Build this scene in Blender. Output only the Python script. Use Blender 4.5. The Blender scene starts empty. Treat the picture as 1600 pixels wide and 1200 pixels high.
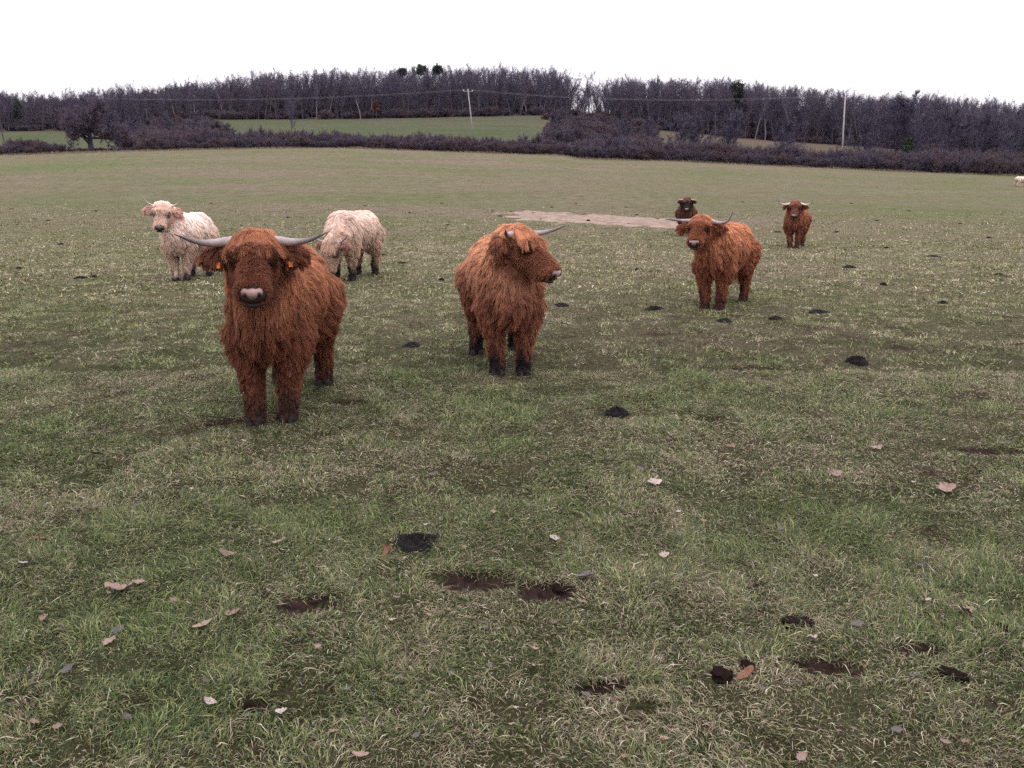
import bpy, bmesh, math, random
import numpy as np
from mathutils import Vector, Matrix
from mathutils.bvhtree import BVHTree
from mathutils.kdtree import KDTree

R = math.radians
scene = bpy.context.scene
C = scene.collection

# ------------------------------------------------------------------ camera
EYE = 1.6
FPX = 1335.0                       # focal length in photo pixels (1600 wide)
PITCH = math.atan((600 - 293) / FPX)
cam_d = bpy.data.cameras.new('camera')
cam_d.sensor_fit = 'HORIZONTAL'
cam_d.sensor_width = 36.0
cam_d.lens = 36.0 * FPX / 1600.0
cam_d.clip_start = 0.05
cam_d.clip_end = 6000
cam = bpy.data.objects.new('camera', cam_d)
cam.location = (0, 0, EYE)
cam.rotation_euler = (R(90) - PITCH, 0, 0)
C.objects.link(cam)
scene.camera = cam

# ------------------------------------------------------------------ sky: an even white overcast
world = bpy.data.worlds.new('World')
scene.world = world
world.use_nodes = True
nt = world.node_tree
nt.nodes.clear()
w_out = nt.nodes.new('ShaderNodeOutputWorld')
w_bg = nt.nodes.new('ShaderNodeBackground')
w_sky = nt.nodes.new('ShaderNodeTexSky')
w_sky.sky_type = 'NISHITA'
w_sky.sun_disc = False
w_sky.sun_elevation = R(58)
w_sky.sun_rotation = R(-20)
w_mul = nt.nodes.new('ShaderNodeVectorMath'); w_mul.operation = 'SCALE'
w_mul.inputs['Scale'].default_value = 0.10
w_geo = nt.nodes.new('ShaderNodeNewGeometry')
w_sep = nt.nodes.new('ShaderNodeSeparateXYZ')
w_ramp = nt.nodes.new('ShaderNodeMapRange')      # overcast dome: brighter overhead than at the horizon
w_ramp.inputs['From Min'].default_value = 0.0
w_ramp.inputs['From Max'].default_value = 1.0
w_ramp.inputs['To Min'].default_value = 1.10
w_ramp.inputs['To Max'].default_value = 2.9
w_cloud = nt.nodes.new('ShaderNodeCombineColor')
w_m2 = nt.nodes.new('ShaderNodeMix'); w_m2.data_type = 'RGBA'
w_m2.inputs['Factor'].default_value = 0.94
w_tint = nt.nodes.new('ShaderNodeVectorMath'); w_tint.operation = 'MULTIPLY'
w_tint.inputs[1].default_value = (1.0, 0.955, 1.03)
nt.links.new(w_sky.outputs['Color'], w_mul.inputs[0])
tc = nt.nodes.new('ShaderNodeTexCoord')
nt.links.new(tc.outputs['Generated'], w_sep.inputs[0])
nt.links.new(w_sep.outputs['Z'], w_ramp.inputs['Value'])
for k in range(3):
    nt.links.new(w_ramp.outputs['Result'], w_cloud.inputs[k])
nt.links.new(w_cloud.outputs[0], w_tint.inputs[0])
nt.links.new(w_mul.outputs[0], w_m2.inputs['A'])
nt.links.new(w_tint.outputs[0], w_m2.inputs['B'])
nt.links.new(w_m2.outputs['Result'], w_bg.inputs['Color'])
w_bg.inputs['Strength'].default_value = 1.0
nt.links.new(w_bg.outputs[0], w_out.inputs['Surface'])

sun_d = bpy.data.lights.new('sun', 'SUN')
sun_d.energy = 1.0
sun_d.angle = R(35)
sun_d.color = (1.0, 0.97, 0.93)
sun = bpy.data.objects.new('sun', sun_d)
sun.rotation_euler = (R(32), 0, R(20))
C.objects.link(sun)

scene.view_settings.view_transform = 'Standard'
scene.view_settings.look = 'None'
scene.view_settings.exposure = 0.12
scene.view_settings.gamma = 1.0
scene.view_settings.use_curve_mapping = False
scene.cycles.max_bounces = 5
scene.cycles.diffuse_bounces = 3
scene.cycles.glossy_bounces = 2
scene.cycles.transparent_max_bounces = 4
scene.cycles.use_denoising = False
scene.cycles.use_adaptive_sampling = True
scene.cycles.adaptive_threshold = 0.025
scene.cycles_curves.shape = 'RIBBONS'
scene.cycles_curves.subdivisions = 2

# ------------------------------------------------------------------ helpers
def new_obj(name, data, parent=None, mat=None):
    o = bpy.data.objects.new(name, data)
    C.objects.link(o)
    if parent is not None:
        o.parent = parent
    if mat is not None and data is not None:
        data.materials.append(mat)
    return o

def tag(o, label=None, cat=None, group=None, kind=None):
    if label: o['label'] = label
    if cat: o['category'] = cat
    if group: o['group'] = group
    if kind: o['kind'] = kind
    return o

def np_mesh(name, verts, faces, smooth=False):
    """faces: (N,3) or (N,4) int array or list of such arrays"""
    me = bpy.data.meshes.new(name)
    if isinstance(faces, np.ndarray):
        faces = [faces]
    nv = len(verts)
    me.vertices.add(nv)
    me.vertices.foreach_set('co', np.ascontiguousarray(verts, dtype=np.float32).ravel())
    loops = np.concatenate([f.ravel() for f in faces]).astype(np.int32)
    tot = np.concatenate([np.full(len(f), f.shape[1], dtype=np.int32) for f in faces])
    st = np.concatenate([[0], np.cumsum(tot)[:-1]]).astype(np.int32)
    me.loops.add(len(loops))
    me.loops.foreach_set('vertex_index', loops)
    me.polygons.add(len(tot))
    me.polygons.foreach_set('loop_start', st)
    if smooth:
        me.polygons.foreach_set('use_smooth', np.ones(len(tot), dtype=bool))
    me.update(calc_edges=True)
    return me

def add_color(me, name, cols, domain='POINT'):
    a = me.attributes.new(name, 'FLOAT_COLOR', domain)
    c4 = np.ones((len(cols), 4), dtype=np.float32)
    c4[:, :3] = cols
    a.data.foreach_set('color', c4.ravel())

# value noise -------------------------------------------------------------
def _hash(ix, iy, iz, seed):
    h = (ix.astype(np.int64) * 374761393 + iy.astype(np.int64) * 668265263 + iz.astype(np.int64) * 2147483647 + seed * 974634777) & 0xFFFFFFFF
    h = ((h ^ (h >> 13)) * 1274126177) & 0xFFFFFFFF
    h = (h ^ (h >> 16)) & 0xFFFFFFFF
    return h.astype(np.float64) / 4294967295.0

def noise2(x, y, scale, seed=0):
    x = np.asarray(x, dtype=np.float64) / scale; y = np.asarray(y, dtype=np.float64) / scale
    ix = np.floor(x); iy = np.floor(y)
    fx = x - ix; fy = y - iy
    fx = fx * fx * (3 - 2 * fx); fy = fy * fy * (3 - 2 * fy)
    ix = ix.astype(np.int64); iy = iy.astype(np.int64); z = np.zeros_like(ix)
    a = _hash(ix, iy, z, seed); b = _hash(ix + 1, iy, z, seed)
    c = _hash(ix, iy + 1, z, seed); d = _hash(ix + 1, iy + 1, z, seed)
    return (a * (1 - fx) + b * fx) * (1 - fy) + (c * (1 - fx) + d * fx) * fy

def fbm(x, y, scale, seed=0, octv=3):
    s = 0; amp = 1; tot = 0
    for k in range(octv):
        s = s + amp * noise2(x, y, scale / (2 ** k), seed + 17 * k)
        tot += amp; amp *= 0.5
    return s / tot

def sstep(a, b, x):
    t = np.clip((np.asarray(x, dtype=np.float64) - a) / (b - a), 0, 1)
    return t * t * (3 - 2 * t)

# ------------------------------------------------------------------ terrain
SP, CP = math.sin(PITCH), math.cos(PITCH)
def z_of_row(y, v):
    """ground height at depth y that is seen at photo row v"""
    t = (600 - np.asarray(v, dtype=np.float64)) / FPX
    return EYE + y * (t * CP - SP) / (CP + t * SP)

EDGE_U = [-400, 0, 140, 400, 550, 740, 880, 905, 1050, 1200, 1400, 1600, 2000]
EDGE_V = [250, 243, 237, 232, 231, 238, 242, 247, 251, 259, 268, 275, 285]
WOOD_U = [-400, 0, 200, 280, 550, 850, 900, 1050, 1200, 1400, 1600, 2000]
WOOD_V = [210, 205, 204, 186, 185, 178, 186, 205, 219, 233, 247, 262]
YE, YH, YW = 140.0, 156.0, 245.0

SCR = []          # torn places, sunk a little into the turf (filled further down)
def ground_z(x, y, carve=True):
    x = np.asarray(x, dtype=np.float64); y = np.asarray(y, dtype=np.float64)
    yy = np.maximum(y, 1.0)
    u = 800 + FPX * np.clip(x / (yy * 0.965), -1.1, 1.1)
    u = np.where(y < 20, 800 + (u - 800) * np.clip(y / 20, 0, 1), u)
    zE = z_of_row(YE, np.interp(u, EDGE_U, EDGE_V))
    zH = zE + 0.4
    zW = z_of_row(YW, np.interp(u, WOOD_U, WOOD_V))
    zR = zW + 2.0 + 9.0 * np.clip(np.maximum(sstep(880, 820, u), sstep(960, 1040, u)), 0, 1)
    a = np.clip((y - 20) / (YE - 20), 0, 1)
    z = zE * a ** 1.45
    z = z + (zH - zE) * np.clip((y - YE) / (YH - YE), 0, 1)
    z = z + (zW - zH) * np.clip((y - YH) / (YW - YH), 0, 1)
    z = z + (zR - zW) * sstep(YW, 305, y)
    z = z - 30 * sstep(420, 2500, y)
    # small relief of a grazed pasture
    near = 1 - sstep(14, 26, y)
    z = z + (fbm(x, y, 0.55, 3, 3) - 0.5) * 0.055 * near + (fbm(x, y, 5.0, 9, 2) - 0.5) * 0.10
    z = z + (fbm(x, y, 22.0, 5, 2) - 0.5) * 0.30 * sstep(20, 50, y)
    if carve:
        for (cx, cy, rx, ry, tl) in SCR:
            dx = x - cx; dy = y - cy - tl * dx
            z = z - 0.055 * (1 - sstep(0.35, 1.5, (dx / rx) ** 2 + (dy / ry) ** 2))
    return z

def ray(u, v):
    d = np.array([(u - 800) / FPX, CP - (v - 600) / FPX * (SP), -SP - (v - 600) / FPX * CP])
    return d / np.linalg.norm(d)

def at(u, v):
    """point of the ground that the photo shows at pixel u, v"""
    d = ray(u, v)
    t = 0.5 * 1.03 ** np.arange(245)
    for _ in range(3):
        p = np.array([0, 0, EYE]) + t[:, None] * d
        below = np.nonzero(p[:, 2] < ground_z(p[:, 0], p[:, 1]))[0]
        k = max(int(below[0]), 1) if len(below) else len(t) - 1
        t = np.linspace(t[k - 1], t[k], 24)
    p = np.array([0, 0, EYE]) + d * t[12]
    return Vector((p[0], p[1], float(ground_z(p[0], p[1]))))

def on(u, y):
    """ground point at depth y under photo column u"""
    x = (u - 800) / FPX * y * 0.965
    return Vector((x, y, float(ground_z(x, y))))

def px_size(p):
    """metres that one photo pixel covers at point p"""
    return (Vector(p) - Vector((0, 0, EYE))).length / FPX

# ------------------------------------------------------------------ materials
def mat_new(name):
    m = bpy.data.materials.new(name)
    m.use_nodes = True
    n = m.node_tree.nodes
    b = n['Principled BSDF']
    b.inputs['Specular IOR Level'].default_value = 0.25
    return m, m.node_tree, b

def N(nt, t, **kw):
    n = nt.nodes.new(t)
    for k, v in kw.items():
        setattr(n, k, v)
    return n

def mix_rgb(nt, fac, a, b, mode='MIX'):
    m = N(nt, 'ShaderNodeMix', data_type='RGBA', blend_type=mode)
    for sock, val in (('Factor', fac), ('A', a), ('B', b)):
        i = [s for s in m.inputs if s.name == sock and (s.type == 'RGBA' or sock == 'Factor')][0]
        if hasattr(val, 'links'):
            nt.links.new(val, i)
        else:
            i.default_value = val if sock == 'Factor' else (*val, 1)
    return [s for s in m.outputs if s.type == 'RGBA'][0]

def tex_noise(nt, vec, scale, detail=4, rough=0.55, dist=0.0):
    n = N(nt, 'ShaderNodeTexNoise')
    n.inputs['Scale'].default_value = scale
    n.inputs['Detail'].default_value = detail
    n.inputs['Roughness'].default_value = rough
    n.inputs['Distortion'].default_value = dist
    nt.links.new(vec, n.inputs['Vector'])
    return n.outputs['Fac']

def ramp(nt, fac, lo, hi, a=0.0, b=1.0):
    m = N(nt, 'ShaderNodeMapRange')
    m.inputs['From Min'].default_value = lo; m.inputs['From Max'].default_value = hi
    m.inputs['To Min'].default_value = a; m.inputs['To Max'].default_value = b
    nt.links.new(fac, m.inputs['Value'])
    return m.outputs['Result']

def bump(nt, bsdf, height, strength, dist):
    b = N(nt, 'ShaderNodeBump')
    b.inputs['Strength'].default_value = strength
    b.inputs['Distance'].default_value = dist
    nt.links.new(height, b.inputs['Height'])
    nt.links.new(b.outputs[0], bsdf.inputs['Normal'])

def mat_simple(name, col, rough=0.8, var=0.35, scale=8.0, bump_d=0.0, bump_s=30.0, spec=0.25):
    m, t, b = mat_new(name)
    tcn = N(t, 'ShaderNodeTexCoord')
    f = tex_noise(t, tcn.outputs['Object'], scale, 5)
    c = mix_rgb(t, ramp(t, f, 0.3, 0.7), tuple(x * (1 - var) for x in col), tuple(min(1, x * (1 + var)) for x in col))
    t.links.new(c, b.inputs['Base Color'])
    b.inputs['Roughness'].default_value = rough
    b.inputs['Specular IOR Level'].default_value = spec
    if bump_d:
        bump(t, b, tex_noise(t, tcn.outputs['Object'], bump_s, 6, 0.65), 1.0, bump_d)
    return m

def mat_attr(name, attr, rough=0.85, spec=0.15, trans=0.0):
    m, t, b = mat_new(name)
    a = N(t, 'ShaderNodeAttribute', attribute_name=attr)
    t.links.new(a.outputs['Color'], b.inputs['Base Color'])
    b.inputs['Roughness'].default_value = rough
    b.inputs['Specular IOR Level'].default_value = spec
    if trans:
        tr = N(t, 'ShaderNodeBsdfTranslucent')
        t.links.new(a.outputs['Color'], tr.inputs['Color'])
        mx = N(t, 'ShaderNodeMixShader')
        mx.inputs[0].default_value = trans
        t.links.new(b.outputs[0], mx.inputs[1]); t.links.new(tr.outputs[0], mx.inputs[2])
        t.links.new(mx.outputs[0], t.nodes['Material Output'].inputs['Surface'])
    return m

# ground: vertex colour gives the zones (pasture, meadow, leaf litter), noise the turf
def make_ground_mat():
    m, t, b = mat_new('pasture_turf')
    geo = N(t, 'ShaderNodeNewGeometry')
    pos = geo.outputs['Position']
    zone = N(t, 'ShaderNodeAttribute', attribute_name='zone').outputs['Color']
    stretch = N(t, 'ShaderNodeMapping'); stretch.inputs['Scale'].default_value = (0.45, 1.0, 1.0)
    t.links.new(pos, stretch.inputs['Vector'])
    sv = stretch.outputs[0]
    f1 = tex_noise(t, pos, 14.0, 6, 0.7)
    f2 = tex_noise(t, pos, 1.3, 5, 0.65)
    f3 = tex_noise(t, sv, 0.16, 5, 0.6)
    f4 = tex_noise(t, sv, 0.045, 4, 0.6)
    c = mix_rgb(t, ramp(t, f2, 0.32, 0.68, 0.0, 1.0), (0.72, 0.80, 0.62), (1.28, 1.20, 1.32))
    c = mix_rgb(t, 1.0, c, zone, 'MULTIPLY')
    c2 = mix_rgb(t, ramp(t, f1, 0.3, 0.7), (0.6, 0.62, 0.55), (1.4, 1.38, 1.42))
    c = mix_rgb(t, 1.0, c, c2, 'MULTIPLY')
    f0 = tex_noise(t, pos, 85.0, 4, 0.75)
    c = mix_rgb(t, 1.0, c, mix_rgb(t, ramp(t, f0, 0.32, 0.68), (0.45, 0.45, 0.42), (1.6, 1.55, 1.6)), 'MULTIPLY')
    c3 = mix_rgb(t, ramp(t, f3, 0.35, 0.65), (0.86, 0.98, 0.76), (1.14, 1.04, 1.16))
    c = mix_rgb(t, 1.0, c, c3, 'MULTIPLY')
    c4 = mix_rgb(t, ramp(t, f4, 0.35, 0.65), (0.90, 1.0, 0.84), (1.10, 1.0, 1.08))
    c = mix_rgb(t, 1.0, c, c4, 'MULTIPLY')
    t.links.new(c, b.inputs['Base Color'])
    b.inputs['Roughness'].default_value = 0.95
    b.inputs['Specular IOR Level'].default_value = 0.05
    bump(t, b, tex_noise(t, pos, 40.0, 6, 0.75), 1.0, 0.04)
    return m

M_ground = make_ground_mat()

SCRAPES = [  # u, v, length px, thickness px, tilt, sort
    (738, 907, 150, 30, -0.12), (856, 922, 86, 30, -0.05), (942, 1076, 100, 24, 0.05), (484, 943, 90, 26, -0.05),
    (1290, 1042, 120, 22, -0.15), (1433, 1016, 66, 18, 0.0), (1010, 1110, 70, 18, 0.1), (1540, 705, 120, 12, 0.0),
    (1110, 655, 46, 8, 0.0), (350, 660, 60, 10, 0.1), (545, 628, 70, 9, 0.1), (1180, 575, 80, 8, -0.1), (30, 1090, 60, 14, 0.1), (395, 1105, 60, 20, 0.0)]
scr = []
for (u, v, wpx, hpx, tl) in SCRAPES:
    p = at(u, v); a = at(u - wpx / 2, v); b_ = at(u + wpx / 2, v); n_ = at(u, v - hpx / 2); f_ = at(u, v + hpx / 2)
    scr.append((p.x, p.y, (b_ - a).length / 2, abs(n_.y - f_.y) / 2 * 1.0, tl))

SCR += scr

# ------------------------------------------------------------------ ground sheet
def graded(dense0, dense1, step, lo, hi, g):
    a = list(np.arange(dense0, dense1, step))
    s = step; p = a[-1]
    while p < hi:
        s *= g; p += s; a.append(min(p, hi))
    s = step; p = a[0]; low = []
    while p > lo:
        s *= g; p -= s; low.append(max(p, lo))
    return np.array(low[::-1] + a)

gx = graded(-6.0, 6.0, 0.055, -2600, 2600, 1.10)
gy = graded(1.2, 12.0, 0.055, -60, 4500, 1.045)
GX, GY = np.meshgrid(gx, gy)
GZ = ground_z(GX, GY)
nxg, nyg = len(gx), len(gy)
gv = np.stack([GX.ravel(), GY.ravel(), GZ.ravel()], 1)
ii, jj = np.meshgrid(np.arange(nxg - 1), np.arange(nyg - 1))
i0 = (jj * nxg + ii).ravel()
gf = np.stack([i0, i0 + 1, i0 + nxg + 1, i0 + nxg], 1)
g_me = np_mesh('ground', gv, gf, smooth=True)
yy = gv[:, 1]; xx = gv[:, 0]
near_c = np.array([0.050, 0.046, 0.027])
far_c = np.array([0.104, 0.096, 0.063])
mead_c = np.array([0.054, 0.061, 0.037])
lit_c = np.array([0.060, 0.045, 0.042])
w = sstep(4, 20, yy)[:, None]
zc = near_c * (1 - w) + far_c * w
bl_ = (sstep(0.66, 0.78, fbm(xx, yy, 0.20, 303, 3)) * (1 - sstep(9, 15, yy)))[:, None]
zc = zc * (1 - bl_) + np.array([0.042, 0.029, 0.021]) * bl_
uu_ = 800 + FPX * xx / np.maximum(yy, 1) / 0.965
w = (sstep(142, 152, yy))[:, None]
brown_strip = sstep(820, 900, uu_)[:, None]
mm = mead_c * (1 - brown_strip) + np.array([0.078, 0.063, 0.050]) * brown_strip
zc = zc * (1 - w) + mm * w
w = sstep(236, 246, yy)[:, None]
zc = zc * (1 - w) + lit_c * w
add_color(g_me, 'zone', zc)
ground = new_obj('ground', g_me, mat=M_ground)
tag(ground, 'grazed winter pasture rising gently to the hedge', kind='structure')

# ------------------------------------------------------------------ bare patches (used by the grass too)
def bare_mask(x, y):
    m = np.zeros_like(x)
    for (cx, cy, rx, ry, tl) in scr:
        sel = np.nonzero((np.abs(x - cx) < rx * 1.6) & (np.abs(y - cy) < ry * 1.6 + abs(tl) * rx * 1.6))[0]
        if len(sel) == 0: continue
        xs, ys = x[sel], y[sel]
        dx = xs - cx; dy = ys - cy - tl * dx
        q = (dx / rx) ** 2 + (dy / ry) ** 2 + (fbm(xs, ys, 0.11, 41, 3) - 0.5) * 2.6
        m[sel] = np.maximum(m[sel], 1 - sstep(0.55, 1.15, q))
    return m

# pale sandy ground worn bare half way up the field
sand_pts = [(782, 334), (830, 331), (900, 334), (990, 339), (1062, 343), (1075, 352), (1040, 357), (950, 353), (870, 347), (810, 341)]
sp = [at(u, v) for (u, v) in sand_pts]
spx = np.array([p.x for p in sp]); spy = np.array([p.y for p in sp])
def in_poly(x, y, px, py):
    r = np.zeros(np.shape(x), dtype=bool)
    j = len(px) - 1
    for i in range(len(px)):
        c = ((py[i] > y) != (py[j] > y)) & (x < (px[j] - px[i]) * (y - py[i]) / (py[j] - py[i] + 1e-12) + px[i])
        r ^= c; j = i
    return r
def sand_mask(x, y):
    # soft test: sample the polygon with a noisy offset
    out = np.zeros(np.shape(x), dtype=bool)
    sel = np.nonzero((x > spx.min() - 2) & (x < spx.max() + 2) & (y > spy.min() - 3) & (y < spy.max() + 3))[0]
    if len(sel) == 0: return out
    full, x, y = out, x[sel], y[sel]
    ox = (fbm(x, y, 0.9, 61, 4) - 0.5) * 3.0; oy = (fbm(x, y, 0.8, 77, 4) - 0.5) * 4.2
    full[sel] = in_poly(x + ox, y + oy, spx, spy)
    return full

# ------------------------------------------------------------------ grass
def soil_blotch(x, y):
    return 0.8 * sstep(0.68, 0.80, fbm(x, y, 0.20, 303, 3)) * (1 - sstep(9, 15, y))       # thin brown places between the tufts
M_grass = mat_attr('grass_blades', 'tint', 0.75, 0.2, trans=0.25)

def blades(seed, y0, y1, dens, lmin, lmax, wid, segs, xk=0.64, xa=0.7):
    rng = np.random.default_rng(seed)
    area = xk * (y1 * y1 - y0 * y0) + 2 * xa * (y1 - y0)
    n = int(area * dens)
    yv = np.sqrt(rng.uniform(y0 * y0, y1 * y1, n))
    xv = rng.uniform(-1, 1, n) * (xk * yv + xa)
    tuft = fbm(xv, yv, 0.22, 101, 2)
    dry = fbm(xv, yv, 0.8, 131, 3) * 0.6 + fbm(xv, yv, 0.16, 151, 2) * 0.4
    big = fbm(xv, yv, 4.5, 171, 2)
    worn = sstep(0.60, 0.72, fbm(xv, yv, 0.7, 211, 3))        # trampled, thin places
    keep = rng.uniform(0, 1, n) < np.clip((tuft - 0.2) * 3.2, 0.62, 1) * (1 - 0.15 * worn) * (1 - 0.6 * soil_blotch(xv, yv))
    keep &= rng.uniform(0, 1, n) > sstep(28, 50, yv)
    bm_ = bare_mask(xv, yv)
    keep &= rng.uniform(0, 1, n) > bm_ * 0.93
    keep &= ~(sand_mask(xv, yv) & (rng.uniform(0, 1, n) < 0.28 + 0.62 * sstep(0.40, 0.58, fbm(xv, yv, 0.6, 407, 2))))
    xv, yv, tuft, dry, big, worn = (q[keep] for q in (xv, yv, tuft, dry, big, worn))
    n = len(xv)
    zv = ground_z(xv, yv, yv.max() < 14) - 0.004
    L = rng.uniform(lmin, lmax, n) * (0.68 + 0.75 * tuft) * (1 - 0.2 * worn) * np.where(rng.uniform(0, 1, n) < 0.06, 1.8, 1.0)
    flow = fbm(xv, yv, 0.30, 191, 2) * 14
    az = flow + rng.normal(0, 1.0, n)
    stand = np.clip(rng.beta(1.7, 2.0, n), 0.03, 1)          # mostly matted flat
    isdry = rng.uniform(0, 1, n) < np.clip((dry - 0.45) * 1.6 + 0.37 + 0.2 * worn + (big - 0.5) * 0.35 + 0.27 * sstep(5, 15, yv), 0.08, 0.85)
    stand = np.where(isdry, stand * 0.62, stand) * (0.5 + 0.95 * tuft)
    e1 = stand * 1.35 + 0.05
    e2 = e1 - rng.uniform(0.3, 1.3, n)
    e2 = np.maximum(e2, -0.25 - 0.4 * stand)
    dx, dy = np.cos(az), np.sin(az)
    wd = wid * rng.uniform(0.6, 1.3, n) * np.where(isdry, 0.8, 1.0)
    sx, sy = -dy * wd / 2, dx * wd / 2
    tw = rng.uniform(-0.6, 0.6, n) * wd
    base = np.stack([xv, yv, zv], 1)
    side = np.stack([sx, sy, tw * 0.5], 1)
    az2 = az + rng.normal(0, 0.5, n)
    m = base + np.stack([dx * np.cos(e1), dy * np.cos(e1), np.sin(e1)], 1) * (L * 0.5)[:, None]
    tip = m + np.stack([np.cos(az2) * np.cos(e2), np.sin(az2) * np.cos(e2), np.sin(e2)], 1) * (L * 0.5)[:, None]
    # colours
    g1 = np.array([0.098, 0.120, 0.041]); g2 = np.array([0.190, 0.212, 0.084]); g3 = np.array([0.038, 0.060, 0.025])
    s1 = np.array([0.32, 0.270, 0.175]); s2 = np.array([0.185, 0.142, 0.095]); s3 = np.array([0.50, 0.45, 0.33])
    k = rng.uniform(0, 1, n)[:, None]
    gcol = np.where(k < 0.38, g3, np.where(k < 0.82, g1, g2)) * rng.uniform(0.7, 1.3, n)[:, None]
    k2 = rng.uniform(0, 1, n)[:, None]
    scol = np.where(k2 < 0.45, s2, np.where(k2 < 0.88, s1, s3)) * rng.uniform(0.6, 1.15, n)[:, None]
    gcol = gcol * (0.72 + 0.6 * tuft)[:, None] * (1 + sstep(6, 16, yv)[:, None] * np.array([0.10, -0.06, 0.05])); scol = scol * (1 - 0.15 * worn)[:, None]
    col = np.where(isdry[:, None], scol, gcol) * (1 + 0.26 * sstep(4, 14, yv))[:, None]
    if segs == 2:
        V = np.concatenate([base, m + side, m - side, tip], 0)
        idx = np.arange(n)
        t = np.concatenate([np.stack([idx, idx + n, idx + 2 * n], 1), np.stack([idx + 2 * n, idx + n, idx + 3 * n], 1)])
        return V, None, t, np.tile(col, (4, 1))
    V = np.concatenate([base - side, base + side, tip * 0.7 + m * 0.3], 0)
    idx = np.arange(n)
    return V, None, np.stack([idx, idx + n, idx + 2 * n], 1), np.tile(col, (3, 1))

def grass_object(name, label, layers):
    Vs, Qs, Ts, Cs, off = [], [], [], [], 0
    for a in layers:
        V, q, t, c = blades(*a)
        Vs.append(V); Cs.append(c)
        if q is not None: Qs.append(q + off)
        Ts.append(t + off); off += len(V)
    faces = []
    if Qs: faces.append(np.concatenate(Qs))
    faces.append(np.concatenate(Ts))
    me = np_mesh(name, np.concatenate(Vs), faces)
    add_color(me, 'tint', np.concatenate(Cs))
    o = new_obj(name, me, mat=M_grass)
    return tag(o, label, 'grass', kind='stuff')

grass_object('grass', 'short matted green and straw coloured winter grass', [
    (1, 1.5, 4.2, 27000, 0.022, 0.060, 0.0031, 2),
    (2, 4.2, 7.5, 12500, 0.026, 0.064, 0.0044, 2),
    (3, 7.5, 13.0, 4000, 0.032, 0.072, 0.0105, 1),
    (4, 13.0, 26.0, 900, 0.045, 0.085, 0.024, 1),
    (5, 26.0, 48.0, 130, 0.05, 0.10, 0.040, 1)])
# ------------------------------------------------------------------ highland cattle
M_skin = mat_attr('hide', 'hide', 0.9, 0.1)
def make_hair_mat():
    m, t, b = mat_new('shaggy_hair')
    a = N(t, 'ShaderNodeAttribute', attribute_name='hair_color')
    h = N(t, 'ShaderNodeHairInfo')
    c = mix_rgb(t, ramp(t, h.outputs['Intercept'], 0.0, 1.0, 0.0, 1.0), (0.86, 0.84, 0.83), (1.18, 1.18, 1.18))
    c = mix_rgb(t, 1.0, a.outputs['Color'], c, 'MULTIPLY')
    t.links.new(c, b.inputs['Base Color'])
    b.inputs['Roughness'].default_value = 0.55
    b.inputs['Specular IOR Level'].default_value = 0.2
    tr = N(t, 'ShaderNodeBsdfTranslucent'); t.links.new(c, tr.inputs['Color'])
    mx = N(t, 'ShaderNodeMixShader'); mx.inputs[0].default_value = 0.42
    t.links.new(b.outputs[0], mx.inputs[1]); t.links.new(tr.outputs[0], mx.inputs[2])
    t.links.new(mx.outputs[0], t.nodes['Material Output'].inputs['Surface'])
    return m
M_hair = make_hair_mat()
def make_horn_mat():
    m, t, b = mat_new('horn')
    a = N(t, 'ShaderNodeAttribute', attribute_name='tint')
    tcn = N(t, 'ShaderNodeTexCoord')
    f = tex_noise(t, tcn.outputs['Object'], 40, 5, 0.6)
    c = mix_rgb(t, 1.0, a.outputs['Color'], mix_rgb(t, ramp(t, f, 0.3, 0.7), (0.75, 0.74, 0.74), (1.2, 1.2, 1.2)), 'MULTIPLY')
    t.links.new(c, b.inputs['Base Color'])
    b.inputs['Roughness'].default_value = 0.42
    return m
M_horn = make_horn_mat()
M_hoof = mat_simple('hoof_horn', (0.016, 0.012, 0.012), 0.9, 0.5, 20, 0.004)
M_eye = mat_simple('eye_wet', (0.010, 0.007, 0.006), 0.08, 0.1, 5)
M_nose_pale = mat_simple('nose_pink_grey', (0.25, 0.162, 0.150), 0.42, 0.25, 14, 0.002, 120)
M_nose_dark = mat_simple('nose_dark_grey', (0.075, 0.060, 0.060), 0.42, 0.3, 14, 0.002, 120)
M_nostril = mat_simple('nostril_dark', (0.018, 0.011, 0.010), 0.6, 0.2, 5)
M_tag = mat_simple('ear_tag_orange', (0.62, 0.17, 0.045), 0.45, 0.1, 5)

def unit_ico(sub):
    bm = bmesh.new(); bmesh.ops.create_icosphere(bm, subdivisions=sub, radius=1.0)
    v = np.array([q.co[:] for q in bm.verts]); f = np.array([[q.index for q in p.verts] for p in bm.faces])
    bm.free(); return v, f
ICO3, ICO2 = unit_ico(3), unit_ico(2)

class Blob:
    def __init__(s): s.v, s.f, s.n = [], [], 0
    def ell(s, c, r, rot=None, ico=ICO3):
        v = ico[0] * np.array(r)
        if rot is not None: v = v @ np.array(rot).T
        s.v.append(v + np.array(c)); s.f.append(ico[1] + s.n); s.n += len(v)
    def cap(s, a, b, ra, rb, ico=ICO2):
        a = np.array(a, float); b = np.array(b, float)
        k = max(2, int(np.linalg.norm(b - a) / (0.35 * min(ra, rb))) + 1)
        for i in range(k + 1):
            t = i / k; s.ell(a + (b - a) * t, [ra + (rb - ra) * t] * 3, None, ico)
    def arrays(s): return np.concatenate(s.v), np.concatenate(s.f)

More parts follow.
